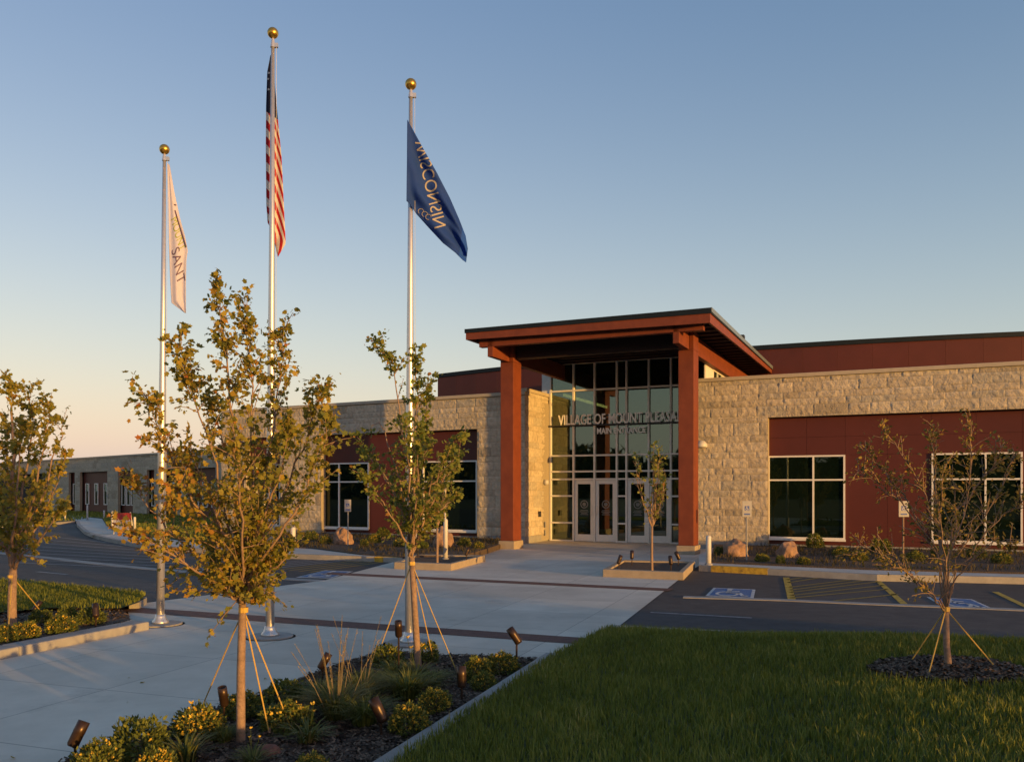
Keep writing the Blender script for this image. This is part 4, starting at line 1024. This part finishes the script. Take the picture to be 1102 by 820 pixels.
tree('maple_tree', 'narrow green maple standing before the blue-flag pole', B1, (443, 600), [
    [(444, 560, 0), (446, 500, 0), (448, 440, .05), (447, 378, .05)],
    [(446, 560, .1), (454, 500, .15), (459, 440, .15), (461, 404, .15)],
    [(442, 550, -.1), (436, 480, -.15), (424, 400, -.2), (410, 369, -.2)],
    [(440, 570, .1), (425, 530, .25), (408, 500, .3), (388, 488, .3)],
    [(438, 585, -.1), (420, 555, -.2), (402, 525, -.3), (393, 512, -.3)],
    [(448, 570, -.1), (462, 530, -.2), (478, 500, -.3), (491, 470, -.3)],
    [(450, 580, .1), (468, 555, .3), (485, 540, .4), (495, 532, .4)],
    [(445, 560, -.2), (450, 510, -.45), (452, 460, -.5)], [(444, 560, .2), (440, 510, .5), (438, 450, .6)],
    [(450, 575, .05), (470, 530, .15), (486, 505, .2), (492, 492, .2)],
    [(440, 560, 0), (425, 500, .05), (408, 455, .1), (388, 470, .1)],
    [(448, 560, 0), (475, 520, 0), (494, 490, 0), (501, 462, 0)], [(440, 560, 0), (420, 520, 0), (400, 495, 0), (384, 470, 0)],
    ], Y, .034, M['leaf_green'], 4900, .037, GT, ropes=[G(404, 711, .06), G(467, 712, .06), G(491, 721, .06)], seed=11, rope_top=(443, 606), bare=(10, 11, 12), leafy_from=.1, twigs_per_m=15)
B2 = G(13, 678, .09); Y = B2.y
tree('maple_tree', 'golden maple in the left bed, its trunk pale and staked', B2, (14, 612), [
    [(14, 570, 0), (14, 500, 0), (12, 440, .1), (9, 404, .1)], [(18, 570, .1), (28, 510, .2), (36, 460, .3), (30, 420, .3)], [(20, 575, -.1), (38, 530, -.2), (48, 480, -.3), (56, 422, -.3)],
    [(22, 590, 0), (45, 560, .2), (62, 520, .3), (70, 492, .3)], [(8, 570, 0), (-10, 520, .1), (-22, 460, .2), (-26, 425, .2)], [(6, 590, 0), (-20, 560, -.2), (-40, 510, -.3), (-48, 480, -.3)],
    [(22, 598, -.2), (40, 585, -.4), (58, 560, -.6), (66, 545, -.6)], [(12, 560, .3), (8, 500, .6), (4, 450, .7)], [(15, 570, -.3), (20, 510, -.7), (24, 455, -.8)],
    [(16, 585, .3), (40, 545, .7), (55, 500, .9)], [(26, 575, 0), (48, 530, 0), (62, 480, 0), (72, 440, 0)]],
    Y, .055, M['leaf_gold'], 5000, .048, GT, ropes=[G(50, 665, .1), G(-22, 664, .1), G(8, 690, .1)], seed=21, bare=(10,), twig=(.15, .5), twigs_per_m=13, leafy_from=.1, rope_top=(13, 620),
    tone=lambda C: np.clip(rng.normal(.42, .17, len(C)), 0, 1))
B3 = TR; Y = B3.y
tree('maple_tree', 'thin half-bare tree in a bark ring on the right lawn', B3, (1018, 658), [
    [(1016, 610, 0), (1010, 550, 0), (1006, 500, .1), (1004, 456, .1)], [(1010, 600, .1), (985, 555, .2), (955, 510, .3), (925, 482, .3)], [(1022, 600, -.1), (1040, 545, -.1), (1046, 490, -.2), (1040, 452, -.2)],
    [(1028, 600, .1), (1058, 560, .3), (1080, 520, .4), (1092, 490, .4)], [(1030, 620, -.1), (1060, 590, -.3), (1082, 580, -.4), (1092, 592, -.4)],
    [(1000, 640, 0), (965, 600, .1), (930, 588, .2), (906, 597, .2)], [(1005, 640, -.2), (975, 615, -.4), (950, 600, -.5)], [(1018, 600, -.3), (1012, 550, -.5), (1018, 500, -.6)],
    [(1020, 610, .3), (1030, 560, .6), (1025, 500, .7)], [(1008, 590, .1), (970, 540, .2), (945, 520, .2), (920, 505, .2)], [(1012, 580, 0), (990, 520, 0), (965, 480, 0), (950, 462, 0)],
    [(1030, 610, 0), (1075, 560, 0), (1100, 540, 0), (1110, 530, 0)], [(1024, 560, .2), (1060, 510, .2), (1080, 480, .2)]],
    Y, .026, M['leaf_sparse'], 3000, .031, GT, ropes=[G(976, 718, .36), G(996, 738, .34), G(1080, 728, .36)], seed=31, shape='oval', twig=(.1, .34), twigs_per_m=19, leafy_from=.2, rope_top=(1018, 655), limb_r=.27)
def slim(px, py, z, topy, hw, label, seed, n):
    b = G(px, py, z); Y = b.y; cy = py - (py - topy) * .34; L = []
    rs = random.Random(seed)
    for k in range(11):
        s = rs.uniform(-1, 1); e = rs.uniform(.45, 1); L.append([(px + s * hw * .5, cy - (cy - topy) * .3 * e, s * .1), (px + s * hw * .9, cy - (cy - topy) * .65 * e, rs.uniform(-.35, .35)), (px + s * hw, cy - (cy - topy) * e, rs.uniform(-.4, .4))])
    L[0] = [(px, cy - 30, 0), (px + 2, topy + 25, 0), (px + 1, topy, 0)]
    return tree('maple_tree', label, b, (px, cy), L, Y, .030, M['leaf_green'], n, .068, GT, seed=seed, twig=(.12, .35), twigs_per_m=9, leafy_from=.05, tone=lambda C: np.clip(rng.normal(.55, .22, len(C)), 0, 1))
slim(701.5, 613.5, .14, 477, 20, 'slim tree in the kerbed planter before the glass doors', 41, 430)
slim(470.5, 605.5, .14, 490, 17, 'slim tree in the far planter left of the entrance', 42, 420)

# ================================================================ SHRUBS, GRASSES, ROCKS
def mound_mesh(n, seed, fl, hgt=.85):
    """unit mound of small leaves: (leaf V,T,tone), flower set"""
    r = np.random.default_rng(seed); u = r.normal(0, 1, (n, 3)); u[:, 2] = np.where(u[:, 2] < 0, u[:, 2] * .5, u[:, 2]); u /= np.linalg.norm(u, axis=1)[:, None]
    rad = r.uniform(.55, 1.0, n) ** .6 * (1 + .16 * np.sin(u[:, 0] * 7 + seed) + .12 * np.sin(u[:, 1] * 9))
    c = u * rad[:, None] * np.array([1, 1, hgt]) + np.array([0, 0, .45]); return c, u
def shrub_proto(name, seed, flowers, size):
    t = thing(name, (0, -30, -5), 'low shrub', 'shrub')
    c, u = mound_mesh(2000, seed, flowers)
    c[:, 2] += .04
    s = .5
    f = leaves('foliage', c * s + np.array(t.location[:]), u, .082, M['shrub'], t, np.clip(rng.normal(.45, .2, len(c)), 0, 1), 'oval', droop=-.2)
    q = MB(); rs = random.Random(seed)
    for k in range(14):
        a = rs.uniform(0, 6.28); e = rs.uniform(.5, 1.2); q.tube([t.location + Vector((0, 0, -.02)), t.location + Vector((math.cos(a) * math.cos(e), math.sin(a) * math.cos(e), math.sin(e))) * s * .85], [.006, .003], 4)
    obj('stems', q, M['bark'], t)
    if flowers:
        c2, u2 = mound_mesh(flowers, seed + 50, 0); k = u2[:, 2] > -.15; c2 = u2[k] * .97 * np.array([1, 1, .87]) * (1 + rng.normal(0, .06, (k.sum(), 1))) + np.array([0, 0, .45])
        leaves('flowers', c2 * s + np.array(t.location[:]), u2[k], .055, M['flower'], t, rng.random(len(c2)), 'maple', droop=-.6)
    return t
PROTO = {}
def place(kind, mk, pos, r, label, group, cat=None, rz=None, zs=1.0):
    """first of a kind is its prototype, the rest are copies of it and its parts"""
    if kind not in PROTO: PROTO[kind] = o = mk()
    else: o = copy_tree(PROTO[kind])
    o.location = pos; o.rotation_euler = (random.uniform(-.06, .06), random.uniform(-.06, .06), random.uniform(0, 6.28) if rz is None else rz); o.scale = (r * random.uniform(.88, 1.14), r * random.uniform(.88, 1.14), r * zs * random.uniform(.84, 1.12))
    o['label'] = label; o['group'] = group
    if cat: o['category'] = cat
    return o
def pr(px, py, rpx, z): b = G(px, py, z); return b, rpx / F * b.y / .5
GS = 'mounded shrubs in the planting beds'
mounds = [(540, 724, 17, 'a', 'yellow-flowered mound at the far tip of the central bed beside a spotlight'), (513, 731, 15, 'a', 'yellow mound behind the upright middle spotlight'), (521, 742, 13, 'c', 'small yellow mound right of the upright middle spotlight'),
          (467, 766, 17, 'a', 'round yellow mound between two spotlights in the central bed'), (440, 789, 20, 'a', 'bright yellow-flowered mound touching the low bronze spotlight'),
          (416, 716, 17, 'b', 'dark green mound at the left foot of the flagpole rope'), (458, 712, 14, 'b', 'green mound just behind the narrow maple trunk'),
          (307, 756, 19, 'b', 'dark green mound by the paving, right of the tall maple'), (309, 786, 21, 'c', 'olive mound behind the right rope stake of the tall maple'),
          (262, 770, 20, 'c', 'olive mound behind the tall maple trunk'), (214, 794, 23, 'a', 'yellow-tipped mound at the left rope of the tall maple'),
          (150, 818, 29, 'b', 'broad dark green mound at the near edge of the bed'), (106, 834, 25, 'c', 'olive mound next to the nearest spotlight'), (335, 836, 17, 'a', 'yellow mound in front of the red rock'),
          (168, 838, 22, 'a', 'yellow mound at the bottom edge between dark mound and daylilies')]
for x, y, r, k, l in mounds:
    b, s = pr(x, y, r, .05); place('m' + k, lambda k=k: shrub_proto('mounded_shrub', {'a': 3, 'b': 5, 'c': 8}[k], {'a': 760, 'b': 50, 'c': 330}[k], 1), b, s, l, GS)
lmounds = [(28, 686, 14, 'a', 'yellow mound right of the golden maple trunk'), (67, 681, 13, 'c', 'olive mound midway along the left bed'), (97, 671, 12, 'b', 'dark mound beside the left-bed spotlight'), (6, 690, 12, 'c', 'olive mound left of the golden maple trunk'),
           (44, 670, 11, 'b', 'dark green mound at the rope stake in the left bed'), (72, 668, 10, 'b', 'small dark mound against the left lawn')]
for x, y, r, k, l in lmounds:
    b, s = pr(x, y, r, .09); place('m' + k, None, b, s, l, GS)
def tuft_proto(name, n, h, w, spread, m, plumes=0, seed=1, flowers=0):
    t = thing(name, (0, -30, -5), 'tuft', 'grass clump')
    o = np.array(t.location[:]); r = np.random.default_rng(seed); th = r.uniform(0, 6.28, n); rr = r.uniform(0, .09, n) ** 1
    b = np.stack([np.cos(th) * rr, np.sin(th) * rr, 0 * th], 1); d = np.stack([np.cos(th), np.sin(th), 0 * th], 1); hh = h * r.uniform(.6, 1.1, n); sp = spread * r.uniform(.3, 1.1, n)
    s = np.stack([-np.sin(th), np.cos(th), 0 * th], 1) * w; rows = []
    for f, wf in ((0, 1), (.35, .9), (.65, .7), (.88, .4), (1.0, .05)):
        c = b + d * (sp * f ** 1.8)[:, None] + np.array([0, 0, 1.0]) * (hh * (f - .38 * f ** 3))[:, None]; rows += [c - s * wf, c + s * wf]
    V = np.stack(rows, 1).reshape(-1, 3); k = np.arange(n)[:, None] * 10; T = np.concatenate([k + np.array([[2 * i, 2 * i + 1, 2 * i + 3, 2 * i + 2]]) for i in range(4)], 0)
    tn = np.clip(r.normal(.5, .22, n), 0, 1)
    npmesh('blades', V + o, T, m, t, {'tone': np.tile(tn, 4)}, o)
    if plumes:
        q = MB(); C = []; A = []
        for i in range(plumes):
            a = r.uniform(0, 6.28); L = h * r.uniform(1.3, 2.15); dd = Vector((math.cos(a), math.sin(a), 0)) * r.uniform(.05, .34)
            p0 = t.location + dd * .2; p1 = p0 + dd * .5 + Vector((0, 0, L * .6)); p2 = p0 + dd + Vector((0, 0, L)); q.tube([p0, p1, p2], [.0025, .002, .0015], 4)
            for f in np.linspace(.0, 1, 26): C.append((p1 + (p2 - p1) * float(f))[:]); A.append(((p2 - p1).normalized())[:])
        obj('stalks', q, M['plume'], t); leaves('seed_heads', np.array(C), np.array(A), .010, M['plume'], t, r.random(len(C)), 'oval', droop=-.5)
    if flowers:
        q = MB(); C = []; A = []
        for i in range(flowers):
            a = r.uniform(0, 6.28); dd = Vector((math.cos(a), math.sin(a), 0)) * r.uniform(.03, .12); p2 = t.location + dd + Vector((0, 0, h * r.uniform(1.15, 1.5))); q.tube([t.location, t.location + dd * .5 + Vector((0, 0, h * .7)), p2], .003, 4)
            for k in range(7): w_ = k * .9; C.append(p2[:]); A.append((math.cos(w_), math.sin(w_), 1.0))
        obj('stalks', q, M['shrub'], t); leaves('flowers', np.array(C), np.array(A) * 1.5,   .030, M['flower'], t, np.ones(len(C)) * .9, 'oval', droop=-.3)
    return t
GG = 'grass tufts and daylilies in the central bed'
for x, y, s, k, l in [(362, 772, 1.05, 'p', 'tall feathery grass with pale plumes beside the dark spotlight'), (388, 754, .95, 'p2', 'feathery grass with thin plumes behind the tall plumed clump'),
                      (392, 780, .9, 'd', 'dark fine-bladed clump in front of the plumed grasses'), (438, 752, 1.1, 'd', 'dark fine-bladed clump below the narrow maple'), (425, 735, .9, 'd', 'dark fine-bladed clump below the shrub at the flagpole'),
                      (405, 745, .9, 'd', 'dark fine-bladed clump between plumed grass and flagpole'), (448, 735, .9, 'dl', 'daylily with a yellow flower under the narrow maple'), (465, 738, .8, 'd', 'dark fine-bladed clump right of the narrow maple trunk'),
                      (331, 800, .75, 'dl', 'daylily tuft with yellow buds beside the red rock'), (199, 822, .85, 'dl', 'daylily tuft left of the tall maple trunk'), (272, 824, .6, 'dl', 'daylily with yellow flowers at the tall maple foot'),
                      (345, 755, .8, 'd', 'dark tuft against the paving below the dark spotlight'), (240, 800, .6, 'd', 'small dark tuft behind the tall maple trunk'), (300, 775, .6, 'd', 'dark tuft between the two olive mounds')]:
    mkr = {'p': lambda: tuft_proto('ornamental_grass', 420, .36, .0035, .36, M['ograss'], 16, 2), 'p2': lambda: tuft_proto('ornamental_grass', 300, .34, .0035, .36, M['ograss'], 7, 4),
           'd': lambda: tuft_proto('ornamental_grass', 380, .30, .004, .30, M['shrub'], 0, 6), 'dl': lambda: tuft_proto('daylily', 90, .30, .009, .30, M['ograss'], 0, 8, 3)}[k]
    place('t' + k, mkr, G(x, y, .05), s, l, GG, 'flower' if k == 'dl' else 'grass clump')
# low plants in the mulch strips by the building
GB = 'low plants in the strips along the walls'
wallp = [(876, 589, 12, 'b', 'dark shrub right of the round pink boulder'), (905, 598, 9, 'c', 'low olive plant below the first right window'), (925, 603, 9, 'c', 'low olive plant near the second sign'), (948, 594, 13, 'b', 'dark shrub under the maroon wall by the second sign'),
         (985, 604, 10, 'c', 'low plant right of the second sign'), (1012, 600, 12, 'b', 'dark shrub behind the half-bare tree'), (1050, 600, 12, 'b', 'dark shrub under the far right window'), (1078, 606, 10, 'c', 'olive plant near the right edge'),
         (775, 597, 9, 'b', 'dark shrub left of the half-lit boulder'), (820, 604, 8, 'c', 'low olive plant right of the first sign'), (865, 607, 8, 'c', 'low olive plant before the round boulder'), (840, 606, 7, 'b', 'small dark plant left of the round boulder front'),
         (335, 581, 9, 'b', 'dark shrub at the stone pier left of the windows'), (403, 584, 8, 'c', 'olive plant right of the left boulder'), (392, 588, 7, 'b', 'small dark plant behind the left sign post'), (430, 588, 7, 'c', 'olive plant behind the narrow maple'),
         (412, 578, 9, 'b', 'dark shrub below the maroon wall left of the maple'), (500, 588, 8, 'b', 'dark plant beside the timber column bed end'), (350, 585, 7, 'c', 'low olive plant left of the left boulder'), (455, 590, 7, 'b', 'dark plant left of the angular boulder'), (515, 590, 6, 'c', 'low plant at the very end of the left strip')]
for x, y, r, k, l in wallp:
    b, s = pr(x, y, r, .16); place('m' + k, None, b, s * .78, l, GB)
def rock(name, px, py, w, h, label, m, seed, z=.14, group=None):
    b = G(px, py, z); k = b.y / F; bm = bmesh.new(); bmesh.ops.create_icosphere(bm, subdivisions=4, radius=1)
    for v in bm.verts:
        p = v.co.copy(); n = noise.noise(p * 1.1 + Vector((seed * 3.1, 0, 0))) * .28 + noise.noise(p * 2.7 + Vector((seed, 5, 0))) * .16 - abs(noise.noise(p * 1.7 + Vector((0, seed, 2)))) * .2
        v.co = p * (1 + n); v.co.x *= w * k / 2; v.co.y *= w * k / 2 * .85; v.co.z = (max(v.co.z, -.25) + .22) * h * k / 1.22
    me = bpy.data.meshes.new(name); bm.to_mesh(me); bm.free(); o = link(name, me, m, smooth=True); o.location = b; return tag(o, label, 'boulder', group)
GR = 'boulders in the wall beds'
rock('boulder', 369.5, 586, 21, 19, 'rounded pink boulder at the left sign post', M['boulder'], 2, group=GR); rock('boulder', 477, 589, 21, 21, 'angular pink boulder behind the far planter', M['boulder'], 5, group=GR)
rock('boulder', 791, 599, 26, 18, 'boulder at the first right sign, half in shade', M['boulder'], 8, group=GR); rock('boulder', 848, 600, 24, 18, 'round lit boulder under the first right window', M['boulder'], 11, group=GR)
rock('rock', 291, 815, 27, 15, 'reddish rock at the rope stake of the tall maple', M['redrock'], 13, .04)

# ================================================================ LIGHTS, SIGNS, POSTS
def spot(px, py, z, yaw, pitch, s, label, group, stem=.10):
    b = G(px, py, z); t = thing('spotlight', b, label, 'garden light', group)
    s *= .74; L, r = .21 * s, .046 * s
    q = MB(); q.tube([b - Vector((0, 0, .03)), b + Vector((0, 0, stem))], .012 * s, 8); q.lathe([(.0, -.0), (.022 * s, 0), (.022 * s, .05 * s), (0, .05 * s)], b + Vector((0, 0, stem - .02)), 10); obj('stem', q, M['bronze'], t)
    d = Vector((math.cos(yaw) * math.cos(pitch), math.sin(yaw) * math.cos(pitch), math.sin(pitch))); Mx = d.to_track_quat('Z', 'Y').to_matrix()
    o = b + Vector((0, 0, stem + .03)) - d * L * .28
    q = MB(); q.lathe([(.0, 0), (r * .75, 0), (r, .02 * s), (r, L * .55), (r * 1.03, L * .56), (r * 1.03, L), (r * .86, L), (r * .82, L - .045 * s), (0, L - .045 * s)], o, 18, Mx); hd = obj('lamp_head', q, M['bronze'], t, smooth=False)
    for p_ in hd.data.polygons: p_.use_smooth = len(p_.vertices) == 4
    q = MB(); q.lathe([(0.001, L - .040 * s), (r * .8, L - .040 * s)], o, 16, Mx); obj('lens', q, M['lens'], hd)
    return t
GL_ = 'bronze spotlights in the beds'
spot(81, 829, .05, R(50), R(62), 1.08, 'bronze spotlight at the near left corner of the bed', GL_, .17); spot(241, 780, .05, R(-100), R(75), 1.0, 'upright bronze spotlight behind the tall maple', GL_, .16)
spot(347, 737, .05, R(30), R(58), 1.05, 'dark spotlight at the left edge of the plumed grass', GL_, .16); spot(429, 734, .05, R(-95), R(80), 1.0, 'bronze spotlight on a long stem before the flagpole', GL_, .44)
spot(497, 756, .05, R(100), R(76), 1.15, 'upright dark spotlight in the middle of the bed', GL_, .15); spot(410, 793, .05, R(150), R(57), 1.2, 'low bronze spotlight lit along its barrel, in front of the bed', GL_, .13)
spot(556, 722, .05, R(155), R(52), 1.15, 'bronze spotlight leaning at the far tip of the bed', GL_, .29); spot(103, 674, .09, R(120), R(55), 1.2, 'bronze spotlight at the paving end of the left bed', GL_, .14)
spot(38, 668, .09, R(60), R(50), 1.0, 'bronze spotlight by the rope of the golden maple', GL_, .14)
GP = 'small spotlights in the planter boxes'
for x, y, yw, l in ((666, 614, 40, 'spotlight at the left front of the door planter'), (680, 608, 80, 'spotlight at the left back of the door planter'), (722, 615, 95, 'spotlight at the right front of the door planter'), (730, 609, 140, 'spotlight at the right back of the door planter'), (502, 604, 45, 'spotlight in the far planter left of the entrance')):
    spot(x, y, .13, R(yw), R(62), 1.25, l, GP, .17)
def sign_post(px, pyb, pyt, w, h, label, tilt=0.0, z=.15):
    b = G(px, pyb, z); t = thing('access_sign', b, label, 'sign', 'access signs on posts'); k = b.y / F; zt = H + (HY - pyt) * k
    q = MB(); q.tube([b - Vector((0, 0, .1)), Vector((b.x, b.y, zt))], .021, 8); obj('post', q, M['bark'] if px > 900 else M['foundation'], t)
    W, Hh = w * k, h * k; q = MB(); y = b.y - .035
    q.bx(b.x - W / 2, b.x + W / 2, y - .004, y + .004, zt - Hh, zt); pl = obj('sign_plate', q, M['plate'], t, bevel=.002)
    s = W * .5; x0, z0 = b.x - s / 2, zt - Hh * .46 - s / 2
    q = MB(); q.bx(x0, x0 + s, y - .008, y - .0045, z0, z0 + s); obj('blue_square', q, M['signblue'], pl)
    obj('symbol', wheelchair(lambda a, c: Vector((x0 + s * a, y - .010, z0 + s * c)), 1), M['white'], pl)
    q = MB(); q.bx(b.x - W * .32, b.x + W * .32, y - .007, y - .0045, zt - Hh * .88, zt - Hh * .78); obj('text_bar', q, M['signblue'], pl)
sign_post(803.5, 603, 539, 10, 17, 'access parking sign on a post before the right stone wall'); sign_post(972, 603, 539, 11, 17, 'access parking sign on a post before the maroon wall'); sign_post(374.5, 587, 537.5, 7, 13, 'access parking sign on a post at the left windows')
def post(px, pyb, pyt, r, label, group='white marker posts', z=.12):
    b = G(px, pyb, z); t = thing('marker_post', b, label, 'post', group); h = (pyb - pyt) * b.y / F
    q = MB(); q.lathe([(r, -.05), (r, h * .95), (r * .8, h * .985), (0.004, h)], b, 14); obj('post_tube', q, M['white'], t, smooth=True)
    q = MB(); q.lathe([(r * 1.5, 0), (r * 1.5, .03), (r, .05)], b, 14); obj('base_ring', q, M['foundation'], t)
post(762.5, 608, 576, .062, 'white marker post at the right corner of the paving'); post(315.5, 588.5, 567, .075, 'white marker post left of the window sign'); post(479.5, 602, 558, .055, 'tall white marker post behind the far planter')
for x, y, t_, l in ((70, 560, 545, 'white post leftmost by the far lawn'), (94, 559.5, 543, 'white post at the far lawn before the slotted windows'), (112, 559, 549, 'short white post near the end of the far walk'), (121, 571, 550, 'white post left of the red barricade'), (145, 572, 556, 'white post right of the red barricade')):
    post(x, y, t_, .05, l, 'white posts at the far walk')
# barricade on the far walk
b = G(133, 574.5, .13); k = b.y / F; t = thing('barricade', b, 'white folding barricade with a red panel on the far walk', 'barricade')
for sx in (-1, 1):
    for sy in (-1, 1):
        q = MB(); q.tube([b + Vector((sx * .29, sy * .23, 0)), b + Vector((sx * .27, 0, .86))], .028, 6); obj('leg', q, M['white'], t)
q = MB(); q.bx(b.x - .33, b.x + .33, b.y - .10, b.y - .06, b.z + .55, b.z + .84); obj('red_panel', q, M['red'], t)
for zz, yy in ((.18, -.27), (.42, -.2)):
    q = MB(); q.bx(b.x - .33, b.x + .33, b.y + yy - .02, b.y + yy + .02, b.z + zz, b.z + zz + .14); obj('rail', q, M['white'], t)
c = G(107, 575, .127); q = MB(); q.lathe([(0.02, .0), (.42, .0), (.44, -.01)], c, 24); struct('manhole_cover', q, M['bronze'])
# bark ring round the right tree
q = MB(); n = 48
def ringp(r, k):
    a = 2 * math.pi * k / n; w = 1 + .10 * noise.noise(Vector((math.cos(a) * 2, math.sin(a) * 2, 1))); x, y = TR.x + r * .62 * w * math.cos(a), TR.y + r * .52 * w * math.sin(a)
    return Vector((x, y, lawn_h(x, y) + .012 + .055 * (1 - r) ** .6 + .008 * noise.noise(Vector((x * 30, y * 30, 0)))))
rr = [0.02, .2, .4, .6, .8, 1.0]
q.v = [ringp(r, k) for r in rr for k in range(n)]
q.f = [(i * n + k, i * n + (k + 1) % n, (i + 1) * n + (k + 1) % n, (i + 1) * n + k) for i in range(5) for k in range(n)]
struct('mulch_ring', q, M['mulch'])
ringpoly = [ringp(.97, k) for k in range(n)]
chips('bark_chips', ringpoly, 2600, lambda x, y: lawn_h(x, y) + .03 + .03 * max(0, 1 - math.hypot((x - TR.x) / .62, (y - TR.y) / .52)), None, .022)
for pl, n in ((bedr + [FM.P(9, 27.2, 0), FM.P(-5.0, 27.2, 0)], 3200), (inn[7:] + [FL.P(-0.5, 0.0, 0), FL.P(-14.4, 0, 0)], 4000)):
    p = scatter(pl, n, lambda x, y: .155, lambda x, y: noise.noise(Vector((x * .9, y * .9, 7))) > -.05)
    tag(blades('ground_cover', p, rng.uniform(.05, .17, len(p)), .010, M['cover'], 1.3), kind='stuff')
# tree outside the view on the right, whose broken shade lies over the right lawn
eb = Vector((16.2, -3.9, 0)); t = thing('evergreen_tree', eb, 'broad loose evergreen outside the picture, shading the right lawn', 'tree')
q = MB(); q.tube([eb, eb + Vector((0, 0, 2.2)), eb + Vector((0, 0, 4.4))], [.14, .09, .02], 8); obj('trunk', q, M['bark'], t)
n = 2300; zz = rng.random(n) ** 1.2; th = rng.uniform(0, 6.28, n); rr = (2.35 * (1 - zz * .75)) * rng.random(n) ** .6
C = np.stack([eb.x + rr * np.cos(th), eb.y + rr * np.sin(th), .1 + zz * 4.3], 1); leaves('crown', C, np.stack([np.cos(th), np.sin(th), 0 * th], 1), .20, M['woods'], t, rng.random(n), 'oval')
# a few leaves blown off the maples
n = 46; th = rng.uniform(0, 6.28, n); rr = rng.uniform(.2, 1, n) ** .8 * 2.6
C = np.stack([B0.x + rr * np.cos(th) * 1.3 + .2, B0.y + rr * np.sin(th) + .5, 0 * th], 1)
C = np.array([p for p in C if not inside(p[0], p[1], rl)]); n = len(C); th = th[:n]
C[:, 2] = [ (bed_h(x, y) + .02 if inside(x, y, bed) else .018) for x, y, z in C]
A = np.stack([np.cos(th * 3), np.sin(th * 3), 0 * th], 1)
fl = leaves('fallen_leaves', C, A * 2.5, .034, M['leaf_gold'], None, np.clip(rng.normal(.6, .25, n), 0, 1), droop=0.0); tag(fl, kind='stuff')
# far-off wood behind the viewer, seen in the glass
V = []; T = []; A = []
rs = random.Random(99)
n = 26000; az = rng.uniform(R(165), R(262), n); dist = rng.uniform(150, 190, n)
hh = np.array([9 + 5 * noise.noise(Vector((a * 9, 0, 0))) + 3 * noise.noise(Vector((a * 31, 4, 0))) for a in az]); zz = hh * rng.random(n) ** .8
C = np.stack([np.cos(az) * dist, np.sin(az) * dist, zz], 1); s = rng.uniform(.8, 1.8, n)
d1 = rng.normal(0, 1, (n, 3)); d2 = rng.normal(0, 1, (n, 3)); V = np.stack([C, C + d1 * s[:, None], C + d2 * s[:, None]], 1).reshape(-1, 3)
tag(npmesh('distant_woods', V, np.arange(n * 3).reshape(-1, 3), M['woods'], None, {'tone': rng.random(n)}), kind='stuff')
